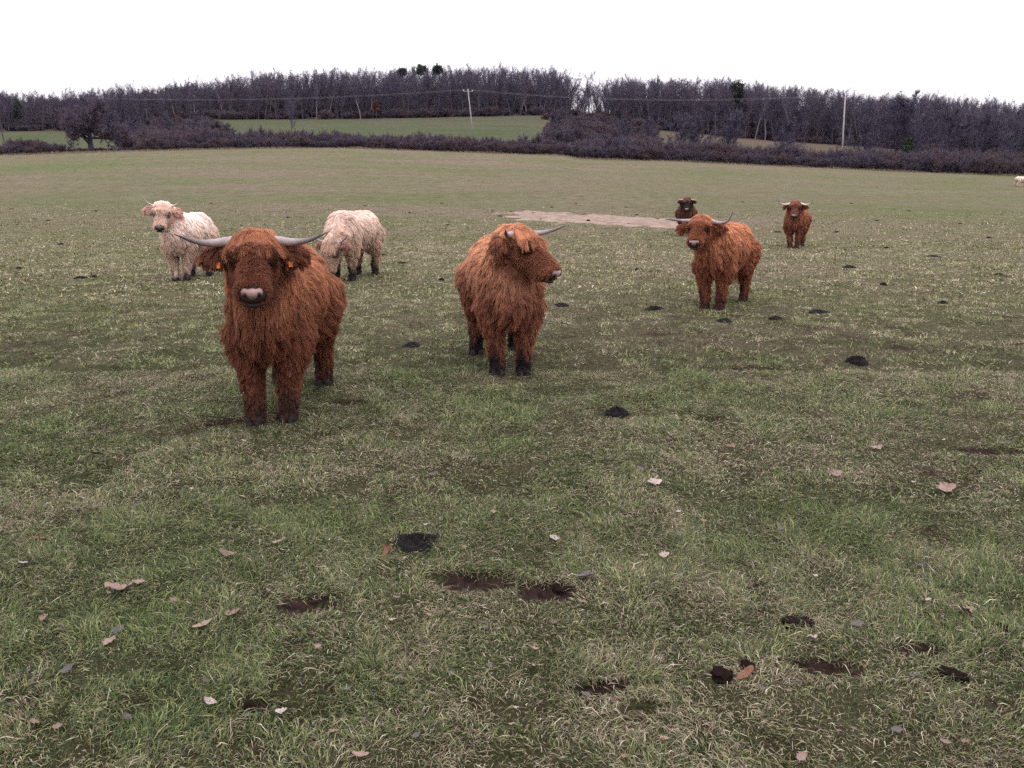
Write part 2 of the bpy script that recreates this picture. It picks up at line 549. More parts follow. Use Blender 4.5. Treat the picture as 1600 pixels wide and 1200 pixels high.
def sweep(name, pts, rad, sides, mat, parent, cols=None, ry=1.0):
    """tube along pts with radii; one mesh"""
    pts = [Vector(p) for p in pts]; k = len(pts); V = []; cl = []
    up = Vector((0.3, 0.2, 1)).normalized()
    for i, p in enumerate(pts):
        d = (pts[min(i + 1, k - 1)] - pts[max(i - 1, 0)]).normalized()
        a = d.cross(up).normalized(); b = a.cross(d)
        for j in range(sides):
            q = 2 * math.pi * j / sides
            V.append(p + (a * math.cos(q) + b * math.sin(q) * ry) * rad[i]); cl.append(cols[i] if cols else (1, 1, 1))
    V.append(pts[-1]); cl.append(cols[-1] if cols else (1, 1, 1)); V.append(pts[0]); cl.append(cols[0] if cols else (1, 1, 1))
    quads = [[i * sides + j, i * sides + (j + 1) % sides, (i + 1) * sides + (j + 1) % sides, (i + 1) * sides + j] for i in range(k - 1) for j in range(sides)]
    tr = [[(k - 1) * sides + j, (k - 1) * sides + (j + 1) % sides, k * sides] for j in range(sides)] + [[(j + 1) % sides, j, k * sides + 1] for j in range(sides)]
    me = np_mesh(name, np.array([q[:] for q in V]), [np.array(quads), np.array(tr)], smooth=True)
    if cols: add_color(me, 'tint', np.array(cl))
    return new_obj(name, me, parent, mat)

def catmull(pts, n):
    pts = [np.array(p, float) for p in pts]
    P = [2 * pts[0] - pts[1]] + pts + [2 * pts[-1] - pts[-2]]
    out = []
    for i in range(1, len(P) - 2):
        for j in range(n):
            t = j / n
            out.append(0.5 * (2 * P[i] + (P[i + 1] - P[i - 1]) * t + (2 * P[i - 1] - 5 * P[i] + 4 * P[i + 1] - P[i + 2]) * t * t + (3 * P[i] - P[i - 1] - 3 * P[i + 1] + P[i + 2]) * t ** 3))
    out.append(pts[-1]); return out

def mesh_obj(name, blob, mat, parent, smooth=True):
    v, f = blob.arrays()
    return new_obj(name, np_mesh(name, v, f, smooth), parent, mat)

def unit(v):
    return v / np.maximum(np.linalg.norm(v, axis=-1, keepdims=True), 1e-9)

def build_cow(label, foot, heading, scale=1.1, head_yaw=0, head_pitch=42, head_roll=0, poll=(0.76, 0.0, 1.10), head_scale=1.0,
              horn=((0, 0, 0), (0.12, .02, -.01), (0.24, .04, .02), (0.36, .05, .09)), horn_r=0.034, horn_mirror=None,
              horn_tip=(0.055, 0.045, 0.05), horn_base=(0.27, 0.215, 0.21), horn_side=(1, 1),
              coat=(0.20, 0.062, 0.022), top=(0.30, 0.115, 0.045), face=None, leg_dark=(0.045, 0.022, 0.016), fringe=None,
              strands=40000, guides=2600, rad=0.0012, nose='pale', seed=1, tags=False, fat=1.0, leg_shift=((0, 0), (0, 0), (0, 0), (0, 0)),
              voxel=0.016, shag=1.0, ear_hair=None, sock=0.16, name='highland_cow', ear_up=0.0, eyes=True, gain=1.45, lockvar=0.6, horn_w=0.105, clump=(0.2, 0.6)):
    rng = np.random.default_rng(seed)
    face = face or coat; fringe = fringe or top; ear_hair = ear_hair or tuple(c * 0.9 for c in face)
    root = bpy.data.objects.new(name, None); C.objects.link(root)
    tag(root, label, 'cow', 'highland cattle standing in the pasture')
    hd = Vector((math.cos(R(heading)), math.sin(R(heading)), 0))
    fp = Vector(foot) - hd * 0.43 * scale
    root.location = (fp.x, fp.y, float(ground_z(foot[0], foot[1])) - 0.01)
    root.rotation_euler = (0, 0, R(heading)); root.scale = (scale,) * 3

    # ---- body, one continuous surface
    B = Blob()
    B.ell((0.32, 0, 0.78), (0.33, 0.212 * fat, 0.30))
    B.ell((-0.06, 0, 0.75), (0.56, 0.285 * fat, 0.29))
    B.ell((-0.46, 0, 0.79), (0.29, 0.255 * fat, 0.265))
    B.ell((0.26, 0, 0.97), (0.30, 0.10, 0.11))
    B.ell((-0.2, 0, 0.94), (0.5, 0.12, 0.10))
    B.ell((0.56, 0, 0.66), (0.12, 0.13, 0.20))
    poll = np.array(poll, float); hs = head_scale
    Ry = Matrix.Rotation(R(head_yaw), 3, 'Z'); Rp = Matrix.Rotation(R(head_pitch), 3, 'Y'); Rr = Matrix.Rotation(R(head_roll), 3, 'X')
    Rh = np.array(Ry @ Rp @ Rr)
    Ryn = np.array(Ry @ Rr)
    H = lambda x, y, z: poll + Rh @ (np.array([x, y, z]) * hs)
    neck_end = H(-0.02, 0, -0.07)
    B.cap((0.42, 0, 0.86), neck_end, 0.215, 0.135 * hs)
    B.cap((0.52, 0, 0.66), H(0.05, 0, -0.12), 0.15, 0.10 * hs)
    legs = []
    for i, (x, y) in enumerate(((0.42, 0.135), (0.42, -0.135), (-0.55, 0.155), (-0.55, -0.155))):
        sx, sy = leg_shift[i]
        if i < 2:
            B.ell((0.38, y * 1.15 * fat, 0.72), (0.16, 0.088, 0.22))
            ch = [((0.40, y * 1.1, 0.58), .115), ((x + sx * .5, y + sy * .5, 0.34), .066), ((x + sx, y + sy, 0.11), .047), ((x + sx + .015, y + sy, 0.04), .055)]
        else:
            ch = [((-0.48, y, 0.70), .18), ((-0.40, y * 1.1, 0.52), .115), ((-0.62 + sx * .5, y + sy * .5, 0.37), .066), ((x - .02 + sx, y + sy, 0.11), .047), ((x + sx, y + sy, 0.04), .055)]
        for (a, ra), (b, rb) in zip(ch, ch[1:]): B.cap(a, b, ra, rb)
        legs.append((x + sx + .02, y + sy)); 
    B.cap((-0.72, 0, 0.97), (-0.80, 0, 0.80), .035, .03); B.cap((-0.80, 0, 0.80), (-0.80, 0, 0.42), .03, .035)
    # head
    B.ell(H(0.03, 0, -0.02), np.array((0.115, 0.125, 0.105)) * hs, Rh)
    B.ell(H(0.12, 0, -0.01), np.array((0.12, 0.118, 0.085)) * hs, Rh)
    B.cap(H(0.14, 0, -0.03), H(0.37, 0, -0.055), 0.088 * hs, 0.066 * hs)
    B.ell(H(0.405, 0, -0.062), np.array((0.070, 0.092, 0.066)) * hs, Rh)
    B.cap(H(0.10, 0, -0.105), H(0.36, 0, -0.115), 0.075 * hs, 0.046 * hs)
    for s in (1, -1):
        B.ell(H(0.13, s * 0.07, -0.075), np.array((0.10, 0.05, 0.085)) * hs, Rh)
        B.ell(H(0.165, s * 0.098, 0.022), np.array((0.055, 0.032, 0.032)) * hs, Rh)      # brow over the eye
    ears = []
    for s in (1, -1):
        base = H(0.0, s * 0.115, -0.045)
        d = Ryn @ np.array([-0.05, s * 1.0, -0.22 + ear_up]); d /= np.linalg.norm(d)
        fw = Rh @ np.array([0.5, 0, 0.6]); zz = fw - d * (fw @ d); zz /= np.linalg.norm(zz); xx3 = np.cross(d, zz)
        M3 = np.stack([d, xx3, zz], 1)
        B.ell(base + d * 0.085 * hs, np.array((0.098, 0.056, 0.026)) * hs, M3)
        B.cap(base, base + d * 0.06 * hs, 0.035 * hs, 0.035 * hs)
        ears.append((base, d))
    v, f = B.arrays()
    tmp = new_obj('body_union', np_mesh('body_union', v, f))
    rm = tmp.modifiers.new('r', 'REMESH'); rm.mode = 'VOXEL'; rm.voxel_size = voxel; rm.use_smooth_shade = True
    sm = tmp.modifiers.new('s', 'SMOOTH'); sm.factor = 0.5; sm.iterations = 4
    dg = bpy.context.evaluated_depsgraph_get()
    me = bpy.data.meshes.new_from_object(tmp.evaluated_get(dg)); me.name = 'body'
    old = tmp.data; bpy.data.objects.remove(tmp); bpy.data.meshes.remove(old)
    body = new_obj('body', me, root)
    me.materials.clear(); me.materials.append(M_skin)
    nv = len(me.vertices); V = np.empty(nv * 3, dtype=np.float32); me.vertices.foreach_get('co', V); V = V.reshape(-1, 3).astype(float)
    me.calc_loop_triangles(); nt_ = len(me.loop_triangles)
    T = np.empty(nt_ * 3, dtype=np.int32); me.loop_triangles.foreach_get('vertices', T); T = T.reshape(-1, 3)
    VN = np.empty(nv * 3, dtype=np.float32); me.vertex_normals.foreach_get('vector', VN); VN = VN.reshape(-1, 3)
    coat, top, face, leg_dark, fringe, ear_hair = (np.array(c) for c in (coat, top, face, leg_dark, fringe, ear_hair))

    # ---- how the coat grows at each point
    def region(P, Nn):
        n = len(P)
        hl = ((P - poll) @ Rh) / hs
        ax = np.clip(hl[:, 0], -0.02, 0.42)
        dist = np.sqrt((hl[:, 0] - ax) ** 2 + hl[:, 1] ** 2 + (hl[:, 2] + 0.05) ** 2)
        wh = sstep(-0.10, 0.02, hl[:, 0]) * (1 - sstep(0.18, 0.24, dist))
        we = np.zeros(n)
        for base, d in ears:
            q = (P - base) @ d / hs
            rr = np.linalg.norm(P - base - np.outer(np.clip(q * hs, 0, 0.2), d), axis=1) / hs
            we = np.maximum(we, sstep(0.03, 0.08, q) * (1 - sstep(0.08, 0.11, rr)))
        wl = (1 - sstep(0.40, 0.56, P[:, 2])) * (1 - wh)
        wl = np.where(np.abs(P[:, 1]) < 0.05, wl * 0.3, wl)
        tail = sstep(-0.74, -0.79, P[:, 0]) * (np.abs(P[:, 1]) < 0.07)
        side = np.sign(P[:, 1] + 1e-4)
        # torso
        upn = np.clip(Nn[:, 2], 0, 1)
        comb = np.stack([-0.35 - 0.25 * upn, side * (0.25 + 0.9 * upn), -1.0 + 0 * upn], 1)
        L = 0.084 + 0.006 * sstep(0.95, 0.55, P[:, 2])
        L = L + 0.01 * sstep(0.40, 0.60, P[:, 0]) * sstep(0.98, 0.75, P[:, 2]) * sstep(0.35, 0.5, P[:, 2])
        L = L * (1 + 0.08 * sstep(0.25, 0.5, P[:, 0]))
        lift = np.full(n, 0.12); grav = np.full(n, 0.10)
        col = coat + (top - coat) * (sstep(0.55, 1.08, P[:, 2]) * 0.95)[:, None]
        # legs
        Ll = 0.038 + 0.028 * sstep(0.25, 0.5, P[:, 2]) - 0.02 * (P[:, 2] < 0.12)
        L = L * (1 - wl) + Ll * wl
        lift = lift * (1 - wl) + 0.2 * wl
        k = wl[:, None]; comb = comb * (1 - k) + np.stack([-0.18 + 0 * side, 0 * side, -1 + 0 * side], 1) * k
        mud = (1 - sstep(sock - 0.05, sock + 0.14, P[:, 2] + 0.06 * np.sin(P[:, 0] * 40 + P[:, 1] * 57)))[:, None] * (1 - wh[:, None])
        col = col * (1 - mud) + leg_dark * mud
        inner = (sstep(0.05, 0.0, P[:, 1] * 0 + np.abs(P[:, 1]))[:, None]) * 0
        # tail
        L = np.where(tail > 0.5, 0.22, L)
        # head
        fore = wh * sstep(0.13, 0.05, hl[:, 0]) * sstep(-0.03, 0.03, hl[:, 2]) * sstep(0.115, 0.075, np.abs(hl[:, 1]))
        cheek = sstep(-0.02, -0.10, hl[:, 2])
        Lf = 0.022 + 0.020 * cheek + 0.018 * sstep(0.24, 0.12, hl[:, 0])
        Lf = Lf * (1 - 0.85 * sstep(0.33, 0.43, hl[:, 0]))
        Lf = Lf * (1 - fore) + 0.155 * fore
        hcomb = np.stack([0.9 - 1.2 * cheek + 0.4 * fore, np.sign(hl[:, 1] + 1e-4) * (0.10 * fore + 0.1) + hl[:, 1] * 1.0 * fore, -0.15 - 0.5 * cheek], 1) @ Rh.T
        hcomb = hcomb + np.array([0, 0, -0.55])
        k = wh[:, None]; comb = comb * (1 - k) + hcomb * k
        L = L * (1 - wh) + Lf * wh
        lift = lift * (1 - wh) + (0.08 + 0.24 * fore) * wh
        grav = grav + 0.16 * fore
        fcol = face + (fringe - face) * (fore * 0.9 + 0.25 * sstep(0.25, 0.1, hl[:, 0]) * (1 - fore) * (hl[:, 2] > -0.05))[:, None]
        col = col * (1 - k) + fcol * k
        # ears
        k = we[:, None]
        edir = np.zeros((n, 3))
        for base, d in ears: edir += d * (((P - base) @ d > 0)[:, None])
        comb = comb * (1 - k) + (edir * 1.2 + np.array([0, 0, -0.35])) * k
        L = L * (1 - we) + 0.055 * we; grav = grav + 0.06 * we
        col = col * (1 - k) + ear_hair * k
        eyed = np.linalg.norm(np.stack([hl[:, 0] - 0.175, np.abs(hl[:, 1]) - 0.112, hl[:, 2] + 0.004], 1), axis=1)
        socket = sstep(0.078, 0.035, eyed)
        L = L * (1 - 0.85 * socket); col = col * (1 - 0.65 * socket[:, None])  # shorter hair round the eyes; socket shade painted into the coat colour
        temple = wh * sstep(0.03, 0.08, hl[:, 0]) * sstep(0.27, 0.2, hl[:, 0]) * sstep(0.075, 0.10, np.abs(hl[:, 1])) * (1 - we)
        L = L * (1 - 0.65 * temple)
        bare = (wh > 0.5) & (hl[:, 0] > 0.445) & (hl[:, 2] > -0.13) & (np.abs(hl[:, 1]) < 0.065)
        # soft patches of lighter and darker coat
        pat = fbm(P[:, 0] + P[:, 1] * 0.7, P[:, 2] - P[:, 1] * 0.5, 0.16, 7 + seed, 3)
        col = col * (0.80 + 0.40 * pat)[:, None]
        return L * shag ** (1 - 0.4 * wh), lift, grav, unit(comb), col, bare

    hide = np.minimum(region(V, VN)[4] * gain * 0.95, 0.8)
    hlv = ((V - poll) @ Rh) / hs
    lips = (sstep(0.40, 0.45, hlv[:, 0]) * (np.abs(hlv[:, 1]) < 0.12) * (np.abs(hlv[:, 2] + 0.08) < 0.12))[:, None]
    hide = hide * (1 - lips) + np.array((0.05, 0.03, 0.026)) * lips
    add_color(me, 'hide', hide)

    # ---- coat
    tri = V[T]; ar = 0.5 * np.linalg.norm(np.cross(tri[:, 1] - tri[:, 0], tri[:, 2] - tri[:, 0]), axis=1)
    cen = tri.mean(1); hlc = ((cen - poll) @ Rh) / hs
    headw = (hlc[:, 0] > -0.08) & (np.linalg.norm(hlc - np.array([0.15, 0, -0.05]), axis=1) < 0.36)
    ar = ar * np.where(headw, 2.6, 1.0) * np.where(cen[:, 2] < 0.06, 0.6, 1.0)
    cum = np.cumsum(ar); cum /= cum[-1]
    def sample(n):
        k = np.searchsorted(cum, rng.uniform(0, 1, n))
        a = rng.uniform(0, 1, n); b = rng.uniform(0, 1, n); fl = a + b > 1; a[fl] = 1 - a[fl]; b[fl] = 1 - b[fl]
        t = T[k]; w0 = (1 - a - b)[:, None]
        P = V[t[:, 0]] * w0 + V[t[:, 1]] * a[:, None] + V[t[:, 2]] * b[:, None]
        Nn = VN[t[:, 0]] * w0 + VN[t[:, 1]] * a[:, None] + VN[t[:, 2]] * b[:, None]
        return P, unit(Nn)
    bvh = BVHTree.FromPolygons([tuple(q) for q in V], [tuple(int(z) for z in q) for q in T])
    KP = 7
    P, Nn = sample(guides)
    L, lift, grav, comb, col, bare = region(P, Nn)
    L = L * rng.uniform(0.65, 1.3, guides)
    flow = unit(comb - Nn * np.sum(comb * Nn, 1, keepdims=True) * 0.9)
    # locks sweep together: smooth wandering of the lie of the coat
    hq = ((P - poll) @ Rh) / hs
    onface = ((hq[:, 0] > 0.08) & (np.linalg.norm(hq - np.array([0.25, 0, -0.05]), axis=1) < 0.26)).astype(float)
    wob = ((fbm(P[:, 0] * 1.3 + P[:, 1], P[:, 2] + 3, 0.14, 23 + seed, 2) - 0.5) * 3.0 + rng.normal(0, 0.22, guides)) * (1 - 0.7 * onface)
    cw, sw = np.cos(wob)[:, None], np.sin(wob)[:, None]
    flow = flow * cw + np.cross(Nn, flow) * sw
    d = unit(flow * (1 - lift)[:, None] + Nn * lift[:, None] + rng.normal(0, 0.04, (guides, 3)))
    G = np.zeros((guides, KP, 3)); G[:, 0] = P
    for i in range(1, KP):
        d = unit(d + np.array([0, 0, -1.0]) * (grav * (0.5 + 0.25 * i))[:, None] + rng.normal(0, 0.025, (guides, 3)))
        cand = G[:, i - 1] + d * (L / (KP - 1))[:, None]
        for g in range(guides):
            loc, nor, _, _ = bvh.find_nearest(Vector(cand[g]))
            sgn = (cand[g, 0] - loc[0]) * nor[0] + (cand[g, 1] - loc[1]) * nor[1] + (cand[g, 2] - loc[2]) * nor[2]
            mg = 0.006 + 0.010 * i / KP
            if sgn < mg:
                cand[g] = np.array(loc) + np.array(nor) * mg
        cand[:, 2] = np.maximum(cand[:, 2], 0.022)
        G[:, i] = cand; d = unit(G[:, i] - G[:, i - 1])
    kd = KDTree(guides)
    for g in range(guides): kd.insert(Vector(P[g]), g)
    kd.balance()
    S, SN = sample(strands)
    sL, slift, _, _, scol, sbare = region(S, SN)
    S, scol, SNk = S[~sbare], scol[~sbare], SN[~sbare]
    n = len(S)
    gi = np.empty((n, 4), dtype=np.int64); gw = np.empty((n, 4))
    for q in range(n):
        for z_, r_ in enumerate(kd.find_n(Vector(S[q]), 4)): gi[q, z_] = r_[1]; gw[q, z_] = r_[2]
    gw = 1.0 / (gw + 0.006) ** 4
    gw *= np.sum(SNk[:, None, :] * Nn[gi], 2).clip(0.02, 1)
    gw /= gw.sum(1, keepdims=True)
    t = np.linspace(0, 1, KP)
    ls = rng.uniform(0.7, 1.15, n)[:, None, None]
    Dg = G - G[:, :1]
    disp = np.zeros((n, KP, 3))
    for z_ in range(4): disp += Dg[gi[:, z_]] * gw[:, z_][:, None, None]
    own = S[:, None, :] + disp * ls
    gi = gi[:, 0]
    sq = ((S - poll) @ Rh) / hs
    sface = ((sq[:, 0] > 0.10) & (np.linalg.norm(sq - np.array([0.26, 0, -0.05]), axis=1) < 0.25)).astype(float)
    cl = ((rng.uniform(clump[0], clump[1], n) * (1 - 0.85 * sface))[:, None] * t[None, :] ** 1.1)[:, :, None]
    pts = own * (1 - cl) + (G[gi][:, :1] + Dg[gi] * ls) * cl
    jit = rng.normal(0, 1, (n, 1, 3)) * (t[None, :, None] ** 1.5) * 0.0035
    curl = np.sin(t[None, :] * rng.uniform(3, 8, n)[:, None] + rng.uniform(0, 6, n)[:, None])[:, :, None] * rng.normal(0, 1, (n, 1, 3)) * 0.002 * t[None, :, None]
    pts = pts + jit + curl
    pts[:, :, 2] = np.maximum(pts[:, :, 2], 0.014)
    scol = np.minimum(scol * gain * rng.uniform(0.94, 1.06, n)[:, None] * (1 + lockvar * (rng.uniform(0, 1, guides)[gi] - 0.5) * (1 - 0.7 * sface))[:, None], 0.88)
    cv = bpy.data.hair_curves.new('coat'); cv.add_curves([KP] * n)
    cv.attributes['position'].data.foreach_set('vector', pts.astype(np.float32).ravel())
    ra = cv.attributes.get('radius') or cv.attributes.new('radius', 'FLOAT', 'POINT')
    rr = (1.35 * rad * (1 - 0.55 * t ** 2)[None, :] * rng.uniform(0.7, 1.3, n)[:, None]).astype(np.float32)
    ra.data.foreach_set('value', rr.ravel())
    ca = cv.attributes.new('hair_color', 'FLOAT_COLOR', 'CURVE')
    c4 = np.ones((n, 4), dtype=np.float32); c4[:, :3] = scol; ca.data.foreach_set('color', c4.ravel())
    new_obj('coat', cv, root, M_hair)

    # ---- hard parts
    for i, (x, y) in enumerate(legs):
        hb = Blob()
        for s in (1, -1):
            hb.ell((x + 0.012, y + s * 0.028, 0.028), (0.055, 0.027, 0.045), None, ICO2)
            hb.ell((x + 0.04, y + s * 0.024, 0.014), (0.034, 0.022, 0.026), None, ICO2)
        vv, ff = hb.arrays(); vv[:, 2] = np.maximum(vv[:, 2], 0.0)
        new_obj('hoof', np_mesh('hoof', vv, ff, True), root, M_hoof)
    for i, s in enumerate((1, -1)):
        if not horn_side[i]: continue
        prof = horn if (s == 1 or horn_mirror is None) else horn_mirror
        b0 = H(0.005, s * horn_w, 0.02)
        pl = [b0 + Ryn @ np.array([q[1], s * q[0], q[2]]) * hs for q in prof]
        pl = [b0 - Ryn @ np.array([0, s * 0.05, 0])] + pl
        cp = catmull(pl, 5); k = len(cp)
        tt = np.linspace(0, 1, k)
        rr = horn_r * hs * (1 - tt ** 1.7 * 0.93) * (1 + 0.05 * np.sin(tt * 70))
        cs = [tuple(np.array(horn_base) * (1 - q) + np.array(horn_tip) * q) for q in sstep(0.45, 0.95, tt)]
        sweep('horn', cp, list(rr), 12, M_horn, root, cs)
    if eyes:
        for s in (1, -1):
            eb = Blob(); eb.ell(H(0.168, s * 0.119, -0.004), np.array((0.026, 0.016, 0.022)) * hs, Rh, ICO2)
            e = mesh_obj('eye', eb, M_eye, root)
            lb = Blob(); lb.ell(H(0.168, s * 0.108, 0.012), np.array((0.032, 0.015, 0.011)) * hs, Rh, ICO2); lb.ell(H(0.17, s * 0.106, -0.022), np.array((0.028, 0.013, 0.008)) * hs, Rh, ICO2)
            mesh_obj('eyelid', lb, M_nostril, e)
    # bare nose pad with flared nostrils
    nb = Blob()
    nb.ell(H(0.453, 0, -0.048), np.array((0.030, 0.037, 0.033)) * hs, Rh)
    for s in (1, -1): nb.ell(H(0.446, s * 0.036, -0.042), np.array((0.028, 0.024, 0.026)) * hs, Rh)
    nb.ell(H(0.446, 0, -0.078), np.array((0.024, 0.032, 0.018)) * hs, Rh)
    vv, ff = nb.arrays()
    tmp = new_obj('pad_union', np_mesh('pad_union', vv, ff))
    rm = tmp.modifiers.new('r', 'REMESH'); rm.mode = 'VOXEL'; rm.voxel_size = 0.007; rm.use_smooth_shade = True
    sm = tmp.modifiers.new('s', 'SMOOTH'); sm.factor = 0.5; sm.iterations = 8
    pm = bpy.data.meshes.new_from_object(tmp.evaluated_get(bpy.context.evaluated_depsgraph_get())); pm.name = 'nose_pad'
    old = tmp.data; bpy.data.objects.remove(tmp); bpy.data.meshes.remove(old); pm.materials.clear()
    npad = new_obj('nose_pad', pm, root, M_nose_pale if nose == 'pale' else M_nose_dark)
    for s in (1, -1):
        q = Blob(); q.ell(H(0.467, s * 0.036, -0.046), np.array((0.013, 0.011, 0.015)) * hs, Rh, ICO2)
        mesh_obj('nostril', q, M_nostril, npad)
    cb = Blob(); cb.ell(H(0.415, 0, -0.128), np.array((0.045, 0.062, 0.022)) * hs, Rh)
    mesh_obj('lower_lip', cb, M_nostril, root)
    if tags:
        for (base, d_), s in zip(ears, (1, -1)):
            c0 = base + d_ * 0.085 * hs + Rh @ np.array([0.055, 0, 0.012]) + np.array([0, 0, -0.045])
            bm = bmesh.new(); bmesh.ops.create_cube(bm, size=1.0)
            bmesh.ops.scale(bm, vec=(0.006, 0.026, 0.034), verts=bm.verts)
            bmesh.ops.bevel(bm, geom=bm.edges[:], offset=0.0025, segments=1, affect='EDGES')
            bmesh.ops.rotate(bm, verts=bm.verts, matrix=Ry @ Matrix.Rotation(R(s * 25), 3, 'Z'))
            bmesh.ops.translate(bm, verts=bm.verts, vec=Vector(c0))
            mt = bpy.data.meshes.new('ear_tag'); bm.to_mesh(mt); bm.free()
            o = new_obj('ear_tag', mt, root, M_tag); o['label'] = 'orange ear tag'
    return root

def foot_mid(a, b):
    p = at(*a); q = at(*b); return (p + q) / 2

# A: big brown cow close by, facing the camera
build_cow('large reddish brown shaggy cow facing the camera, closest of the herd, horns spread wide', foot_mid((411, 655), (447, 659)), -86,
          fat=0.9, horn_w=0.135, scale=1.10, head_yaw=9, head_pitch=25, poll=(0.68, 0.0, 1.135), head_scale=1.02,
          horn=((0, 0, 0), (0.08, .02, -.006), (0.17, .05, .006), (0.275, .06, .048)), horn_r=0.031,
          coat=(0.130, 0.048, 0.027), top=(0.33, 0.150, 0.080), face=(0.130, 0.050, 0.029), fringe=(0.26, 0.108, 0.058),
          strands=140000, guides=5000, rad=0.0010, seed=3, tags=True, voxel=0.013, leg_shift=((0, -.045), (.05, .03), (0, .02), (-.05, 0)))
# B: brown cow in the middle looking to the side
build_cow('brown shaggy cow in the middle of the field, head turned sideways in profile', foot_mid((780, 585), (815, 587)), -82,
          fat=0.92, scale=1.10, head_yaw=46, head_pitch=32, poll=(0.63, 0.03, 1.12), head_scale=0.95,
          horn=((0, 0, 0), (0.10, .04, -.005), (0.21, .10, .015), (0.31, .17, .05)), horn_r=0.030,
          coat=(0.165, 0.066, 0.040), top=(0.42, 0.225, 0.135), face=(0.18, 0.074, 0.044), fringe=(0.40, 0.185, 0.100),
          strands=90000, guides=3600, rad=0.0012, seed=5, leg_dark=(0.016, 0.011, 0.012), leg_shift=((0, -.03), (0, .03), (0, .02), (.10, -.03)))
# C: brown cow to the right
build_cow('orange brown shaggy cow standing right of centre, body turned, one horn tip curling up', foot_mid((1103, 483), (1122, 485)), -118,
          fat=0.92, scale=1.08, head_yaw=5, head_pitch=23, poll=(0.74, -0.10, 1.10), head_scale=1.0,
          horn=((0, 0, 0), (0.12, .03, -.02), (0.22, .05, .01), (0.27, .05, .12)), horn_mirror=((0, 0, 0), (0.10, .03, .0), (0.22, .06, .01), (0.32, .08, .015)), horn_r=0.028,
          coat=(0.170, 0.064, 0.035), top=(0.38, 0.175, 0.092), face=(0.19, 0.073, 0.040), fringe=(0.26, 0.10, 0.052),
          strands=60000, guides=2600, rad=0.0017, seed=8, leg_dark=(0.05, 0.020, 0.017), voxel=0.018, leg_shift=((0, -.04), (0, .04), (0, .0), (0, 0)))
# D: far right brown cow
build_cow('small distant brown cow at the far side, horns curved upwards, facing the camera', foot_mid((1232, 388), (1246, 388)), -112,
          fat=0.92, scale=1.05, head_yaw=2, head_pitch=30, poll=(0.68, 0, 1.12), head_scale=1.02,
          horn=((0, 0, 0), (0.13, .03, -.03), (0.25, .04, .01), (0.32, .04, .12)), horn_r=0.028, horn_base=(0.55, 0.48, 0.42),
          coat=(0.140, 0.052, 0.030), top=(0.27, 0.11, 0.058), face=(0.12, 0.046, 0.030), fringe=(0.17, 0.064, 0.037),
          strands=16000, guides=1200, rad=0.003, seed=11, voxel=0.02, leg_shift=((0, -.05), (0, .05), (0, 0), (0, 0)))
# E: dark faced cow behind C
build_cow('dark faced brown cow furthest back, half hidden behind the orange brown cow', on(1077, 27.5), -101,
          fat=0.92, scale=1.0, head_yaw=0, head_pitch=33, poll=(0.66, 0, 1.14), head_scale=0.98,
          horn=((0, 0, 0), (0.12, .03, -.01), (0.20, .05, .03), (0.29, .05, .09)), horn_r=0.021, horn_base=(0.4, 0.33, 0.3),
          coat=(0.060, 0.024, 0.017), top=(0.11, 0.045, 0.026), face=(0.026, 0.018, 0.018), fringe=(0.10, 0.035, 0.024), ear_hair=(0.04, 0.015, 0.012),
          strands=12000, guides=1000, rad=0.0035, seed=13, voxel=0.02)
# F: cream cow on the left
build_cow('cream white shaggy cow with short horns, head raised and looking at the camera', foot_mid((277, 438), (291, 439)), -89,
          scale=1.08, head_yaw=10, head_pitch=34, head_roll=-4, poll=(0.68, -0.11, 1.17), head_scale=1.0, fat=0.98,
          horn=((0, 0, 0), (0.06, .0, .02), (0.12, .0, .06), (0.19, -.02, .14)), horn_r=0.022, horn_base=(0.42, 0.34, 0.28), horn_tip=(0.2, 0.15, 0.13),
          coat=(0.44, 0.325, 0.255), top=(0.72, 0.62, 0.57), face=(0.52, 0.39, 0.32), fringe=(0.56, 0.41, 0.33), leg_dark=(0.03, 0.018, 0.018), ear_hair=(0.46, 0.29, 0.23),
          strands=45000, guides=1700, rad=0.0021, gain=1.2, lockvar=0.25, clump=(0.1, 0.4), seed=17, nose='dark', voxel=0.018, sock=0.07, leg_shift=((0, -.05), (0, .05), (0, -.02), (.05, 0)))
# G: cream cow grazing behind A
build_cow('cream white shaggy cow grazing with lowered head, half hidden behind the large brown cow', at(538, 438), -101,
          scale=1.10, head_yaw=-10, head_pitch=70, poll=(0.86, 0.0, 0.62), head_scale=1.0,
          horn=((0, 0, 0), (0.08, .0, .02), (0.15, .02, .06), (0.2, .02, .12)), horn_r=0.024,
          coat=(0.42, 0.30, 0.225), top=(0.66, 0.53, 0.46), face=(0.40, 0.27, 0.2), fringe=(0.5, 0.34, 0.26), leg_dark=(0.028, 0.02, 0.022), ear_hair=(0.36, 0.2, 0.15),
          strands=48000, guides=1700, rad=0.0021, gain=1.15, lockvar=0.35, clump=(0.1, 0.45), seed=19, nose='dark', voxel=0.018, sock=0.20, shag=1.1)
# H: cream cow far away at the edge of the picture
build_cow('tiny pale cow far off near the hedge, cut by the picture edge', at(1602, 292), 5,
          scale=1.05, head_yaw=0, head_pitch=70, poll=(0.86, 0, 0.66), coat=(0.46, 0.35, 0.28), top=(0.68, 0.58, 0.52), face=(0.44, 0.32, 0.25),
          gain=1.2, strands=3500, guides=500, rad=0.010, seed=23, nose='dark', voxel=0.03, sock=0.05)
